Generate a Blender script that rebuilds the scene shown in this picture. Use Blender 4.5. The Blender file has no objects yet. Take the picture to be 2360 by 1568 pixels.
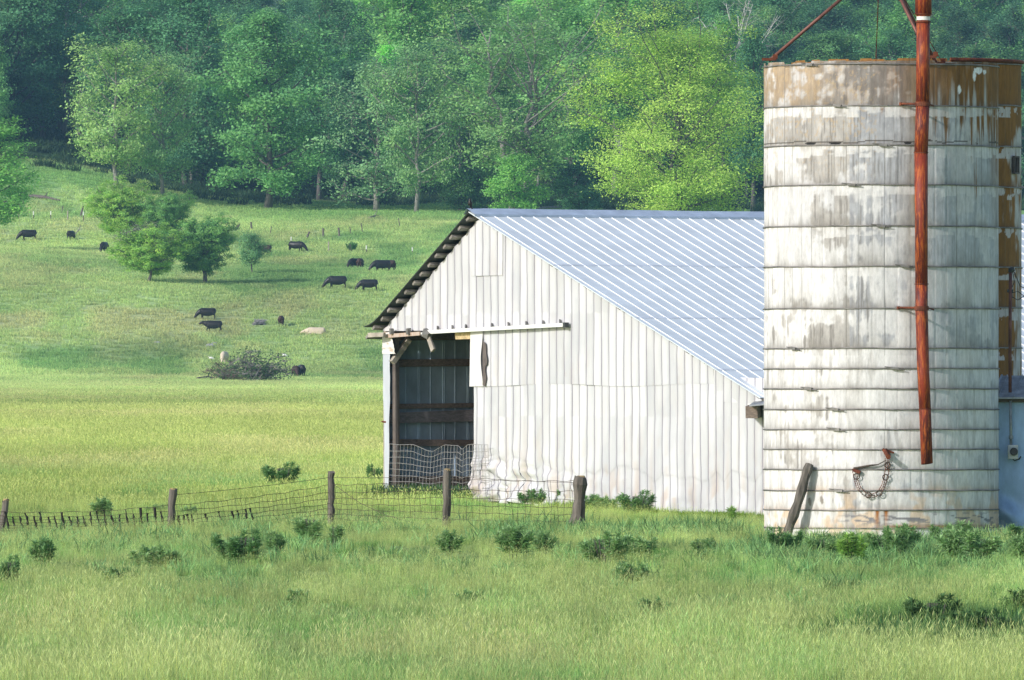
import bpy, math, random
import numpy as np
from mathutils import Vector, Matrix

# ------------------------------------------------------------------ camera, sky, sun, exposure
SC = bpy.context.scene
COL = SC.collection
F = 26500.0            # focal length in sheet units (photo measured on a 2359 x 1568 sheet)
UC, VH, ZC = 1179.5, 975.0, 2.25
cam_d = bpy.data.cameras.new('camera'); cam = bpy.data.objects.new('camera', cam_d); COL.objects.link(cam)
cam_d.sensor_width = 36.0; cam_d.lens = 36.0 * F / 2359.0
cam_d.clip_start = 1.0; cam_d.clip_end = 9000.0
cam.location = (0, 0, ZC)
cam.rotation_euler = (math.radians(90) + math.atan((VH - 784.0) / F), 0, 0)
SC.camera = cam

SUN_EL = math.radians(27.0)
SUN_DIR = Vector((-0.79, -0.61, 0)).normalized()          # horizontal direction towards the sun
sun_vec = Vector((SUN_DIR.x * math.cos(SUN_EL), SUN_DIR.y * math.cos(SUN_EL), math.sin(SUN_EL)))
world = bpy.data.worlds.new('World'); SC.world = world; world.use_nodes = True
wn = world.node_tree; wn.nodes.clear()
sky = wn.nodes.new('ShaderNodeTexSky'); sky.sky_type = 'NISHITA'; sky.sun_disc = False
sky.sun_elevation = SUN_EL; sky.sun_rotation = math.atan2(SUN_DIR.x, SUN_DIR.y)
sky.air_density = 1.0; sky.dust_density = 1.2; sky.ozone_density = 1.0
bg = wn.nodes.new('ShaderNodeBackground'); bg.inputs['Strength'].default_value = 0.15
wo = wn.nodes.new('ShaderNodeOutputWorld')
wn.links.new(sky.outputs[0], bg.inputs[0]); wn.links.new(bg.outputs[0], wo.inputs[0])
sl = bpy.data.lights.new('sun', 'SUN'); sl.energy = 3.3; sl.angle = math.radians(0.6); sl.color = (1.0, 0.965, 0.915)
so = bpy.data.objects.new('sun', sl); COL.objects.link(so)
so.rotation_euler = sun_vec.to_track_quat('Z', 'Y').to_euler(); so.location = (-40, 150, 60)
SC.view_settings.view_transform = 'Standard'; SC.view_settings.look = 'None'
SC.view_settings.exposure = 0.18; SC.view_settings.gamma = 1.0
SC.cycles.max_bounces = 8; SC.cycles.diffuse_bounces = 3; SC.cycles.glossy_bounces = 2
SC.cycles.transmission_bounces = 4; SC.cycles.transparent_max_bounces = 6; SC.cycles.volume_bounces = 0
SC.cycles.use_denoising = True; SC.cycles.denoising_prefilter = 'NONE'; SC.cycles.use_adaptive_sampling = False

random.seed(11)
RNG = np.random.default_rng(7)

# ------------------------------------------------------------------ helpers
def px(u, v, D):
    return Vector(((u - UC) / F * D, D, ZC + (VH - v) / F * D))

def tag(o, label=None, cat=None, group=None, kind=None):
    if label: o['label'] = label
    if cat: o['category'] = cat
    if group: o['group'] = group
    if kind: o['kind'] = kind
    return o

def thing(name, label, cat, loc=(0, 0, 0), rz=0.0, group=None, rot=None):
    o = bpy.data.objects.new(name, None); COL.objects.link(o)
    o.empty_display_size = 0.3
    o.location = loc; o.rotation_euler = rot if rot else (0, 0, rz)
    return tag(o, label, cat, group)

class MB:
    def __init__(s): s.v = []; s.f = []
    def add(s, vs, fs):
        b = len(s.v); s.v.extend([tuple(p) for p in vs]); s.f.extend([tuple(i + b for i in f) for f in fs]); return s
    def box(s, c, size, M=None):
        x, y, z = [k / 2 for k in size]
        vs = [Vector((a * x, b * y, d * z)) for a in (-1, 1) for b in (-1, 1) for d in (-1, 1)]
        if M is not None: vs = [M @ p for p in vs]
        c = Vector(c); vs = [p + c for p in vs]
        return s.add(vs, [(0, 1, 3, 2), (4, 6, 7, 5), (0, 4, 5, 1), (2, 3, 7, 6), (0, 2, 6, 4), (1, 5, 7, 3)])
    def beam(s, a, b, w, h, up=(0, 0, 1), jitter=0.0):
        a, b = Vector(a), Vector(b); d = (b - a).normalized(); up = Vector(up)
        x = d.cross(up).normalized(); y = x.cross(d).normalized()
        r = lambda: random.uniform(-jitter, jitter)
        vs = []
        for p in (a, b):
            for sx, sy in ((-1, -1), (1, -1), (1, 1), (-1, 1)):
                vs.append(p + x * (sx * w / 2 + r()) + y * (sy * h / 2 + r()) + d * r())
        return s.add(vs, [(3, 2, 1, 0), (4, 5, 6, 7), (0, 1, 5, 4), (1, 2, 6, 5), (2, 3, 7, 6), (3, 0, 4, 7)])
    def tube(s, pts, rad, n=6, cap=True):
        pts = [Vector(p) for p in pts]
        if not hasattr(rad, '__len__'): rad = [rad] * len(pts)
        prev = None; b = len(s.v)
        for i, p in enumerate(pts):
            d = (pts[min(i + 1, len(pts) - 1)] - pts[max(i - 1, 0)])
            if d.length < 1e-9: d = Vector((0, 0, 1))
            d.normalize()
            if prev is None:
                ref = Vector((1, 0, 0)) if abs(d.x) < 0.8 else Vector((0, 1, 0))
                x = d.cross(ref).normalized()
            else:
                x = (prev - d * prev.dot(d))
                x = x.normalized() if x.length > 1e-6 else d.orthogonal().normalized()
            prev = x; y = d.cross(x)
            for k in range(n):
                a = 2 * math.pi * k / n
                s.v.append(tuple(p + (x * math.cos(a) + y * math.sin(a)) * rad[i]))
        for i in range(len(pts) - 1):
            for k in range(n):
                k2 = (k + 1) % n
                s.f.append((b + i * n + k, b + i * n + k2, b + (i + 1) * n + k2, b + (i + 1) * n + k))
        if cap:
            s.f.append(tuple(b + k for k in reversed(range(n))))
            s.f.append(tuple(b + (len(pts) - 1) * n + k for k in range(n)))
        return s
    def build(s, name, mat, parent=None, smooth=False):
        me = bpy.data.meshes.new(name); me.from_pydata(s.v, [], s.f); me.update()
        if mat: me.materials.append(mat)
        if smooth: me.shade_smooth()
        o = bpy.data.objects.new(name, me); COL.objects.link(o)
        if parent: o.parent = parent
        return o

def np_mesh(name, verts, faces, mat=None, col=None, smooth=False):
    """verts (n,3), faces (m,k) -> mesh; col (n,3) point colours"""
    me = bpy.data.meshes.new(name)
    verts = np.ascontiguousarray(verts, dtype=np.float32); faces = np.ascontiguousarray(faces, dtype=np.int32)
    n, m, k = len(verts), len(faces), faces.shape[1]
    me.vertices.add(n); me.vertices.foreach_set('co', verts.ravel())
    me.loops.add(m * k); me.loops.foreach_set('vertex_index', faces.ravel())
    me.polygons.add(m)
    me.polygons.foreach_set('loop_start', np.arange(0, m * k, k, dtype=np.int32))
    me.polygons.foreach_set('loop_total', np.full(m, k, dtype=np.int32))
    me.update(calc_edges=True)
    if col is not None:
        a = me.color_attributes.new('Col', 'FLOAT_COLOR', 'POINT')
        c4 = np.ones((n, 4), dtype=np.float32); c4[:, :3] = col
        a.data.foreach_set('color', c4.ravel())
    if smooth: me.shade_smooth()
    if mat: me.materials.append(mat)
    return me

def link(name, me, parent=None):
    o = bpy.data.objects.new(name, me); COL.objects.link(o)
    if parent: o.parent = parent
    return o

def grid_faces(nr, nc):
    i = np.arange(nr - 1)[:, None] * nc + np.arange(nc - 1)[None, :]
    i = i.ravel()
    return np.stack([i, i + 1, i + nc + 1, i + nc], axis=1)

def smooth01(t):
    t = np.clip(t, 0, 1); return t * t * (3 - 2 * t)

def _hash(ix, iy, seed):
    h = (ix.astype(np.int64) * 374761393 + iy.astype(np.int64) * 668265263 + seed * 974711) & 0xffffffff
    h = ((h ^ (h >> 13)) * 1274126177) & 0xffffffff
    h = (h ^ (h >> 16)) & 0xffffff
    return h / float(0xffffff)

def vnoise(x, y, seed=0):
    x = np.asarray(x, float); y = np.asarray(y, float)
    x, y = np.broadcast_arrays(x, y)
    ix = np.floor(x).astype(np.int64); iy = np.floor(y).astype(np.int64)
    fx = x - ix; fy = y - iy; fx = fx * fx * (3 - 2 * fx); fy = fy * fy * (3 - 2 * fy)
    a = _hash(ix, iy, seed); b = _hash(ix + 1, iy, seed); c = _hash(ix, iy + 1, seed); d = _hash(ix + 1, iy + 1, seed)
    return (a * (1 - fx) + b * fx) * (1 - fy) + (c * (1 - fx) + d * fx) * fy

def fbm(x, y, seed=0, o=4):
    r = 0; a = 0.5; t = 0
    for k in range(o):
        r = r + a * vnoise(np.asarray(x) * 2 ** k, np.asarray(y) * 2 ** k, seed + k * 17); t += a; a *= 0.5
    return r / t

def pchip(xk, yk, x):
    xk = np.asarray(xk, float); yk = np.asarray(yk, float)
    h = np.diff(xk); d = np.diff(yk) / h
    m = np.zeros_like(yk); m[0] = d[0]; m[-1] = d[-1]
    for i in range(1, len(yk) - 1):
        m[i] = 0 if d[i - 1] * d[i] <= 0 else 2 * d[i - 1] * d[i] / (d[i - 1] + d[i])
    x = np.clip(x, xk[0], xk[-1])
    i = np.clip(np.searchsorted(xk, x) - 1, 0, len(xk) - 2)
    t = (x - xk[i]) / h[i]
    return ((1 + 2 * t) * (1 - t) ** 2 * yk[i] + t * (1 - t) ** 2 * h[i] * m[i] + t * t * (3 - 2 * t) * yk[i + 1] + t * t * (t - 1) * h[i] * m[i + 1])

# ------------------------------------------------------------------ materials
def newmat(name):
    m = bpy.data.materials.new(name); m.use_nodes = True
    nt = m.node_tree; b = nt.nodes['Principled BSDF']
    return m, nt, b

def simple(name, col, rough=0.7, metal=0.0, var=0.25, scale=6.0, stretch=(1, 1, 1), col2=None, bump=0.0, spec=0.3):
    m, nt, b = newmat(name)
    b.inputs['Roughness'].default_value = rough; b.inputs['Metallic'].default_value = metal
    b.inputs['Specular IOR Level'].default_value = spec
    tc = nt.nodes.new('ShaderNodeTexCoord'); mp = nt.nodes.new('ShaderNodeMapping'); mp.inputs['Scale'].default_value = stretch
    nz = nt.nodes.new('ShaderNodeTexNoise'); nz.inputs['Scale'].default_value = scale; nz.inputs['Detail'].default_value = 6
    nz.inputs['Roughness'].default_value = 0.65
    rp = nt.nodes.new('ShaderNodeValToRGB')
    c1 = [c * (1 - var) for c in col]; c2 = col2 if col2 else [min(1, c * (1 + var)) for c in col]
    rp.color_ramp.elements[0].color = (*c1, 1); rp.color_ramp.elements[0].position = 0.32
    rp.color_ramp.elements[1].color = (*c2, 1); rp.color_ramp.elements[1].position = 0.68
    nt.links.new(tc.outputs['Object'], mp.inputs[0]); nt.links.new(mp.outputs[0], nz.inputs[0])
    nt.links.new(nz.outputs[0], rp.inputs[0]); nt.links.new(rp.outputs[0], b.inputs['Base Color'])
    if bump:
        bp = nt.nodes.new('ShaderNodeBump'); bp.inputs['Strength'].default_value = bump; bp.inputs['Distance'].default_value = 0.02
        nt.links.new(nz.outputs[0], bp.inputs['Height']); nt.links.new(bp.outputs[0], b.inputs['Normal'])
    return m

def vcolmat(name, rough=0.75, metal=0.0, scale=18.0, amt=0.22, stretch=(1, 1, 0.25), bump=0.25, spec=0.3):
    """colour laid down on the surface as an attribute (paint, stains, lichen) plus fine procedural grain"""
    m, nt, b = newmat(name)
    b.inputs['Roughness'].default_value = rough; b.inputs['Metallic'].default_value = metal
    b.inputs['Specular IOR Level'].default_value = spec
    at = nt.nodes.new('ShaderNodeAttribute'); at.attribute_name = 'Col'
    tc = nt.nodes.new('ShaderNodeTexCoord'); mp = nt.nodes.new('ShaderNodeMapping'); mp.inputs['Scale'].default_value = stretch
    nz = nt.nodes.new('ShaderNodeTexNoise'); nz.inputs['Scale'].default_value = scale; nz.inputs['Detail'].default_value = 8
    nz.inputs['Roughness'].default_value = 0.7
    mr = nt.nodes.new('ShaderNodeMapRange'); mr.inputs[1].default_value = 0.3; mr.inputs[2].default_value = 0.7
    mr.inputs[3].default_value = 1 - amt; mr.inputs[4].default_value = 1 + amt * 0.6
    mx = nt.nodes.new('ShaderNodeVectorMath'); mx.operation = 'SCALE'
    nt.links.new(tc.outputs['Object'], mp.inputs[0]); nt.links.new(mp.outputs[0], nz.inputs[0])
    nt.links.new(nz.outputs[0], mr.inputs[0]); nt.links.new(at.outputs['Color'], mx.inputs[0]); nt.links.new(mr.outputs[0], mx.inputs['Scale'])
    nt.links.new(mx.outputs[0], b.inputs['Base Color'])
    if bump:
        bp = nt.nodes.new('ShaderNodeBump'); bp.inputs['Strength'].default_value = bump; bp.inputs['Distance'].default_value = 0.01
        nt.links.new(nz.outputs[0], bp.inputs['Height']); nt.links.new(bp.outputs[0], b.inputs['Normal'])
    return m

def leafmat(name, transl=0.35, use='OBJ', rough=0.6):
    """foliage: object colour x per-leaf variation, part of the light passing through"""
    m, nt, b = newmat(name)
    b.inputs['Roughness'].default_value = rough; b.inputs['Specular IOR Level'].default_value = 0.15
    oi = nt.nodes.new('ShaderNodeObjectInfo')
    at = nt.nodes.new('ShaderNodeAttribute'); at.attribute_name = 'Col'
    mx = nt.nodes.new('ShaderNodeMix'); mx.data_type = 'RGBA'; mx.blend_type = 'MULTIPLY'; mx.inputs[0].default_value = 1.0
    nt.links.new(oi.outputs['Color'], mx.inputs[6]); nt.links.new(at.outputs['Color'], mx.inputs[7])
    out = mx.outputs[2]
    if use == 'INST':
        it = nt.nodes.new('ShaderNodeAttribute'); it.attribute_type = 'INSTANCER'; it.attribute_name = 'tint'
        m2 = nt.nodes.new('ShaderNodeMix'); m2.data_type = 'RGBA'; m2.blend_type = 'MULTIPLY'; m2.inputs[0].default_value = 1.0
        nt.links.new(at.outputs['Color'], m2.inputs[6]); nt.links.new(it.outputs['Color'], m2.inputs[7]); out = m2.outputs[2]
    nt.links.new(out, b.inputs['Base Color'])
    tr = nt.nodes.new('ShaderNodeBsdfTranslucent'); ms = nt.nodes.new('ShaderNodeMixShader'); ms.inputs[0].default_value = transl
    hs = nt.nodes.new('ShaderNodeHueSaturation'); hs.inputs['Saturation'].default_value = 1.1; hs.inputs['Value'].default_value = 1.15
    nt.links.new(out, hs.inputs['Color']); nt.links.new(hs.outputs[0], tr.inputs[0])
    nt.links.new(b.outputs[0], ms.inputs[1]); nt.links.new(tr.outputs[0], ms.inputs[2])
    nt.links.new(ms.outputs[0], nt.nodes['Material Output'].inputs[0])
    return m

M_leaf = leafmat('leaves', 0.35)
M_leaf_i = leafmat('leaves_far', 0.35, 'INST')
M_grass = leafmat('grass_blades', 0.4, 'INST', 0.55)
M_bark = simple('bark', (0.12, 0.11, 0.10), 0.9, var=0.35, scale=3, stretch=(1, 1, 0.3))
M_barkpale = simple('bark_pale', (0.24, 0.23, 0.21), 0.9, var=0.3, scale=3, stretch=(1, 1, 0.3))
M_post = simple('weathered_post', (0.13, 0.115, 0.10), 0.95, var=0.6, scale=9, stretch=(1, 1, 0.12), bump=0.8)
M_lichen = simple('lichen', (0.34, 0.25, 0.12), 0.95, var=0.5, scale=14)
M_wire = simple('rusty_wire', (0.09, 0.07, 0.055), 0.8, metal=0.3, var=0.3, scale=20)
M_wirepale = simple('galvanised_wire', (0.35, 0.34, 0.33), 0.6, metal=0.3, var=0.2, scale=20)
M_white = vcolmat('white_painted_sheet', 0.55, 0.0, 5, 0.06, (1, 1, 0.15), 0.1)
M_stave = vcolmat('concrete_staves', 0.85, 0.0, 16, 0.24, (1, 1, 0.3), 0.35)
M_hoop = simple('steel_hoop', (0.23, 0.22, 0.21), 0.6, metal=0.5, var=0.4, scale=5)
M_rust, nt, b = newmat('rusty_red_steel')
b.inputs['Roughness'].default_value = 0.55; b.inputs['Specular IOR Level'].default_value = 0.3
tc = nt.nodes.new('ShaderNodeTexCoord'); prev = None
for (sc3, sc_, lo, hi, ca, cb_) in (((3, 3, .35), 2.2, .42, .56, (.085, .016, .014), (.25, .038, .016)), ((9, 9, 1.2), 3.0, .50, .60, None, (.42, .105, .022)), ((14, 14, 6), 4.0, .60, .66, None, (.07, .03, .025))):
    mp = nt.nodes.new('ShaderNodeMapping'); mp.inputs['Scale'].default_value = sc3; nz = nt.nodes.new('ShaderNodeTexNoise'); nz.inputs['Scale'].default_value = sc_; nz.inputs['Detail'].default_value = 8; nz.inputs['Roughness'].default_value = .7
    mr = nt.nodes.new('ShaderNodeMapRange'); mr.inputs[1].default_value = lo; mr.inputs[2].default_value = hi
    mx = nt.nodes.new('ShaderNodeMix'); mx.data_type = 'RGBA'
    nt.links.new(tc.outputs['Object'], mp.inputs[0]); nt.links.new(mp.outputs[0], nz.inputs[0]); nt.links.new(nz.outputs[0], mr.inputs[0]); nt.links.new(mr.outputs[0], mx.inputs[0])
    if prev is None: mx.inputs[6].default_value = (*ca, 1)
    else: nt.links.new(prev, mx.inputs[6])
    mx.inputs[7].default_value = (*cb_, 1); prev = mx.outputs[2]
nt.links.new(prev, b.inputs['Base Color'])
bp = nt.nodes.new('ShaderNodeBump'); bp.inputs['Strength'].default_value = .4; bp.inputs['Distance'].default_value = .01; nt.links.new(nz.outputs[0], bp.inputs['Height']); nt.links.new(bp.outputs[0], b.inputs['Normal'])
M_rustdark = simple('dark_rust', (0.13, 0.035, 0.022), 0.7, metal=0.2, var=0.5, scale=8, col2=(0.24, 0.07, 0.03))
M_pole = simple('brown_pole', (0.16, 0.07, 0.055), 0.5, metal=0.2, var=0.4, scale=6)
M_roof = simple('galvanised_roof', (0.68, 0.735, 0.775), 0.45, metal=0.08, var=0.09, scale=1.6, stretch=(1, 1, 1), spec=0.6)
M_rib = simple('galvanised_rib', (0.76, 0.78, 0.82), 0.4, metal=0.05, var=0.04, scale=2)
M_tin_dark = simple('old_tin', (0.055, 0.065, 0.06), 0.6, metal=0.4, var=0.4, scale=3)
M_tin_in = simple('interior_tin', (0.34, 0.43, 0.54), 0.55, metal=0.3, var=0.3, scale=1.4, stretch=(1, 1, 0.5))
M_board = simple('brown_boards', (0.20, 0.155, 0.13), 0.85, var=0.4, scale=3, stretch=(4, 4, 10))
M_boardpale = simple('pale_boards', (0.36, 0.32, 0.27), 0.85, var=0.35, scale=4, stretch=(1, 1, 1))
M_boardgold = simple('rotten_board', (0.55, 0.42, 0.24), 0.85, var=0.4, scale=8)
M_rafter = simple('dark_rafters', (0.13, 0.11, 0.10), 0.9, var=0.3, scale=3)
M_earth = simple('earth', (0.17, 0.12, 0.08), 1.0, var=0.4, scale=2)
M_rock = simple('rock', (0.30, 0.31, 0.33), 0.9, var=0.35, scale=2, bump=0.5)
M_black = simple('black_hide', (0.018, 0.016, 0.016), 0.42, var=0.3, scale=2)
M_brown = simple('dark_brown_hide', (0.045, 0.022, 0.016), 0.65, var=0.35, scale=2)
M_cream = simple('cream_hide', (0.62, 0.52, 0.40), 0.8, var=0.12, scale=2)
M_shed = simple('shed_metal', (0.30, 0.43, 0.63), 0.5, metal=0.15, var=0.3, scale=1.6, stretch=(1, 1, 0.5), bump=0.4)
M_shedroof = simple('shed_roof_metal', (0.30, 0.32, 0.35), 0.45, metal=0.3, var=0.4, scale=5)
M_greybox = simple('grey_meter_paint', (0.50, 0.52, 0.52), 0.5, var=0.2, scale=8)
M_darkglass = simple('dark_dial', (0.05, 0.055, 0.06), 0.25, var=0.2, scale=8)
M_wtop = simple('white_post_top', (0.75, 0.75, 0.72), 0.6, var=0.1, scale=10)

# ------------------------------------------------------------------ terrain
ZG = None
_ky = np.array([0, 60, 110, 150, 185, 225, 241, 258, 282, 350, 450, 600, 850, 1100, 1250, 1310, 1360, 1420, 1480, 1510, 1560, 1640, 1690, 1730, 1800, 1900, 2050, 2250, 2600, 3300.])
def zk(vs): return np.array([ZC + (VH - v) / F * y for v, y in zip(vs, _ky)])
_v_mid = [None, None, None, 1568, 1385, 1243, 1216, 1176, 1140, 1062, 1004, 955, 912, 892, 883, 876, 862, 770, 656, 642, 618, 552, 512, 482, 452, 395, 290, 110, 40, 60]
_v_left = [None, None, None, 1568, 1385, 1250, 1226, 1180, 1145, 1066, 1006, 955, 912, 892, 883, 874, 858, 750, 642, 622, 590, 545, 480, 405, 352, 312, 250, 130, 50, 60]
_v_right = [None, None, None, 1568, 1385, 1240, 1220, 1206, 1185, 1120, 1040, 980, 930, 905, 890, 880, 862, 770, 660, 642, 618, 556, 520, 492, 468, 410, 280, 60, -300, -700]
def _fill(vs):
    z = [0.55, -0.5, -1.0] + [ZC + (VH - v) / F * y for v, y in zip(vs[3:], _ky[3:])]
    return np.array(z)
_zl, _zm, _zr = _fill(_v_left), _fill(_v_mid), _fill(_v_right)

def terrain(x, y):
    x = np.asarray(x, float); y = np.asarray(y, float)
    yy = np.maximum(y, 30.0)
    u = np.clip(UC + F * x / yy, -600, 3000)
    zl, zm, zr = pchip(_ky, _zl, y), pchip(_ky, _zm, y), pchip(_ky, _zr, y)
    a = smooth01((u - 50) / 520.0); b = smooth01((u - 1000) / 800.0)
    z = zl * (1 - a) + zm * a; z = z * (1 - b) + zr * b
    far = smooth01((y - 1270) / 100)
    z = z + far * (fbm(x / 45, y / 45, 3, 3) - 0.5) * 2.2
    near = smooth01((y - 140) / 20) * (1 - smooth01((y - 300) / 60))
    z = z + near * (fbm(x / 3.5, y / 5.0, 5, 3) - 0.5) * 0.22
    # hollow at lower right of the field
    gx, gy = (x - 6.9) / 1.5, (y - 163.5) / 3.5
    z = z - 0.42 * np.exp(-(gx * gx + gy * gy))
    gx, gy = (x - 6.6) / 1.9, (y - 170.5) / 3.0
    z = z + 0.16 * np.exp(-(gx * gx + gy * gy))
    return z

def gz(x, y): return float(terrain(x, y))

def ground_at(u, v, dmin=140, dmax=2600):
    """first terrain point on the sight line through sheet point (u,v)"""
    ds = np.linspace(dmin, dmax, 6000)
    xs = (u - UC) / F * ds; zs = ZC + (VH - v) / F * ds
    h = terrain(xs, ds)
    k = np.where(zs <= h)[0]
    i = k[0] if len(k) else len(ds) - 1
    return Vector((xs[i], ds[i], h[i]))

def build_terrain():
    ys = np.concatenate([np.arange(-60, 130, 10), np.arange(130, 320, 1.0), np.arange(320, 1240, 12), np.arange(1240, 1800, 5), np.arange(1800, 3301, 30)])
    ts = np.concatenate([-np.geomspace(1, 12, 14)[::-1], np.linspace(-0.95, 0.95, 130), np.geomspace(1, 12, 14)])
    half = np.maximum(ys, 100.) * 0.0475 + 3.0
    Y = np.repeat(ys[:, None], len(ts), 1); X = half[:, None] * ts[None, :]
    Z = terrain(X, Y)
    v = np.stack([X, Y, Z], -1).reshape(-1, 3)
    return v, grid_faces(len(ys), len(ts))

m, nt, b = newmat('grassy_ground'); M_ground = m
b.inputs['Roughness'].default_value = 1.0; b.inputs['Specular IOR Level'].default_value = 0.0
at = nt.nodes.new('ShaderNodeAttribute'); at.attribute_name = 'Col'
tc = nt.nodes.new('ShaderNodeTexCoord'); nz = nt.nodes.new('ShaderNodeTexNoise'); nz.inputs['Scale'].default_value = 1.3; nz.inputs['Detail'].default_value = 8
mr = nt.nodes.new('ShaderNodeMapRange'); mr.inputs[1].default_value = .3; mr.inputs[2].default_value = .7; mr.inputs[3].default_value = .75; mr.inputs[4].default_value = 1.2
mx = nt.nodes.new('ShaderNodeVectorMath'); mx.operation = 'SCALE'
nt.links.new(tc.outputs['Object'], nz.inputs[0]); nt.links.new(nz.outputs[0], mr.inputs[0]); nt.links.new(at.outputs['Color'], mx.inputs[0])
nt.links.new(mr.outputs[0], mx.inputs['Scale']); nt.links.new(mx.outputs[0], b.inputs['Base Color'])

G_FORE = np.array([0.395, 0.535, 0.21]); G_MEAD = np.array([0.44, 0.58, 0.19]); G_HILL = np.array([0.50, 0.68, 0.27])
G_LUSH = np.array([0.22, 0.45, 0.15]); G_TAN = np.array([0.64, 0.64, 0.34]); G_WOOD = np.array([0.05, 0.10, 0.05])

def grass_colour(x, y):
    x = np.asarray(x, float); y = np.asarray(y, float)
    u = UC + F * x / np.maximum(y, 50)
    a = smooth01((y - 225) / 60)[..., None]; c = smooth01((y - 450) / 750)[..., None]
    col = G_FORE * (1 - a) + G_MEAD * a; col = col * (1 - c) + G_HILL * c
    n1 = fbm(x / 16 + 3, y / 60, 21, 4); n2 = fbm(x / 7, y / 26, 33, 4); n3 = fbm(x / 2.2, y / 7, 41, 3); n5 = fbm(x / 30 + 9, y / 170, 47, 3)
    lush = smooth01((n1 - 0.50) / 0.16) * smooth01((y - 1290) / 60) * 0.75
    lush = np.maximum(lush, 0.55 * np.exp(-((y - 1535) / 35) ** 2) * smooth01((u + 50) / 100) * (0.4 + n2))
    lush = np.maximum(lush, 0.8 * smooth01((y - 1665) / 60) * smooth01((u - 300) / 500))
    lush = np.maximum(lush, 0.75 * smooth01((n3 * .5 + n2 * .5 - 0.50) / 0.10) * (1 - smooth01((y - 290) / 60)))
    lush = lush[..., None]
    col = col * (1 - lush) + G_LUSH * lush
    tan = smooth01((n2 - 0.46) / 0.14) * np.exp(-((y - 1435) / 45) ** 2) * (1 - smooth01((u - 620) / 350)) * 0.6
    tan = np.maximum(tan, 0.35 * smooth01((n2 - 0.55) / 0.15))
    tan = tan[..., None]
    col = col * (1 - tan) + G_TAN * tan
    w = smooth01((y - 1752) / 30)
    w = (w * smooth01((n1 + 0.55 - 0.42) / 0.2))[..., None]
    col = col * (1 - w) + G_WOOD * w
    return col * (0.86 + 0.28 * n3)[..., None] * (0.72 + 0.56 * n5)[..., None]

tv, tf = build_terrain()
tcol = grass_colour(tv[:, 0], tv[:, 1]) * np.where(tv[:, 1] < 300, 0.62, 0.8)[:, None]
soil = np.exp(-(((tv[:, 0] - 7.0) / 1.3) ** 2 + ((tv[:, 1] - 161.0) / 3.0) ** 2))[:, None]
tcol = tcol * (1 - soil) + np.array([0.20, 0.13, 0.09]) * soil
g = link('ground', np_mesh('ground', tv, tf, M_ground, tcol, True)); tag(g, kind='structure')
# ------------------------------------------------------------------ barn
TH = math.radians(31.0)
GV = Vector((math.sin(TH), -math.cos(TH), 0))      # along the gable, left to right
EV = Vector((math.cos(TH), math.sin(TH), 0))       # along the ridge, away from the gable
NV = -EV                                           # out of the gable
BL = Vector((-3.04, 273.9, 0))                     # left corner of the gable
BW = 17.4
BLEN = 25.0

def gp(u, v, off=0.0):
    """(s, z) on the plane of the gable moved out by off"""
    o = BL + NV * off; k = (u - UC)
    s = (k * o.y - F * o.x) / (F * GV.x - k * GV.y)
    y = o.y + s * GV.y
    return s, ZC + (VH - v) / F * y
def g3(s, z, off=0.0):
    p = BL + GV * s + NV * off
    return Vector((p.x, p.y, z))
def gpx(u, v, off=0.0):
    s, z = gp(u, v, off); return g3(s, z, off)

S_AP, Z_AP = gp(1079, 488, 0.32)
S_RE, Z_RE = gp(1751, 917, 0.32)
S_LE, Z_LE = gp(839, 768, 0.32)
def roof_z(s):
    if s >= S_AP: return Z_AP + (Z_RE - Z_AP) * (s - S_AP) / (S_RE - S_AP)
    return Z_AP + (Z_LE - Z_AP) * (s - S_AP) / (S_LE - S_AP)

barn = thing('barn', 'long white metal barn with open corner doorway and blue-grey ribbed tin roof', 'barn')
def bpart(o, label=None):
    if label: o['label'] = label
    return o

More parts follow.
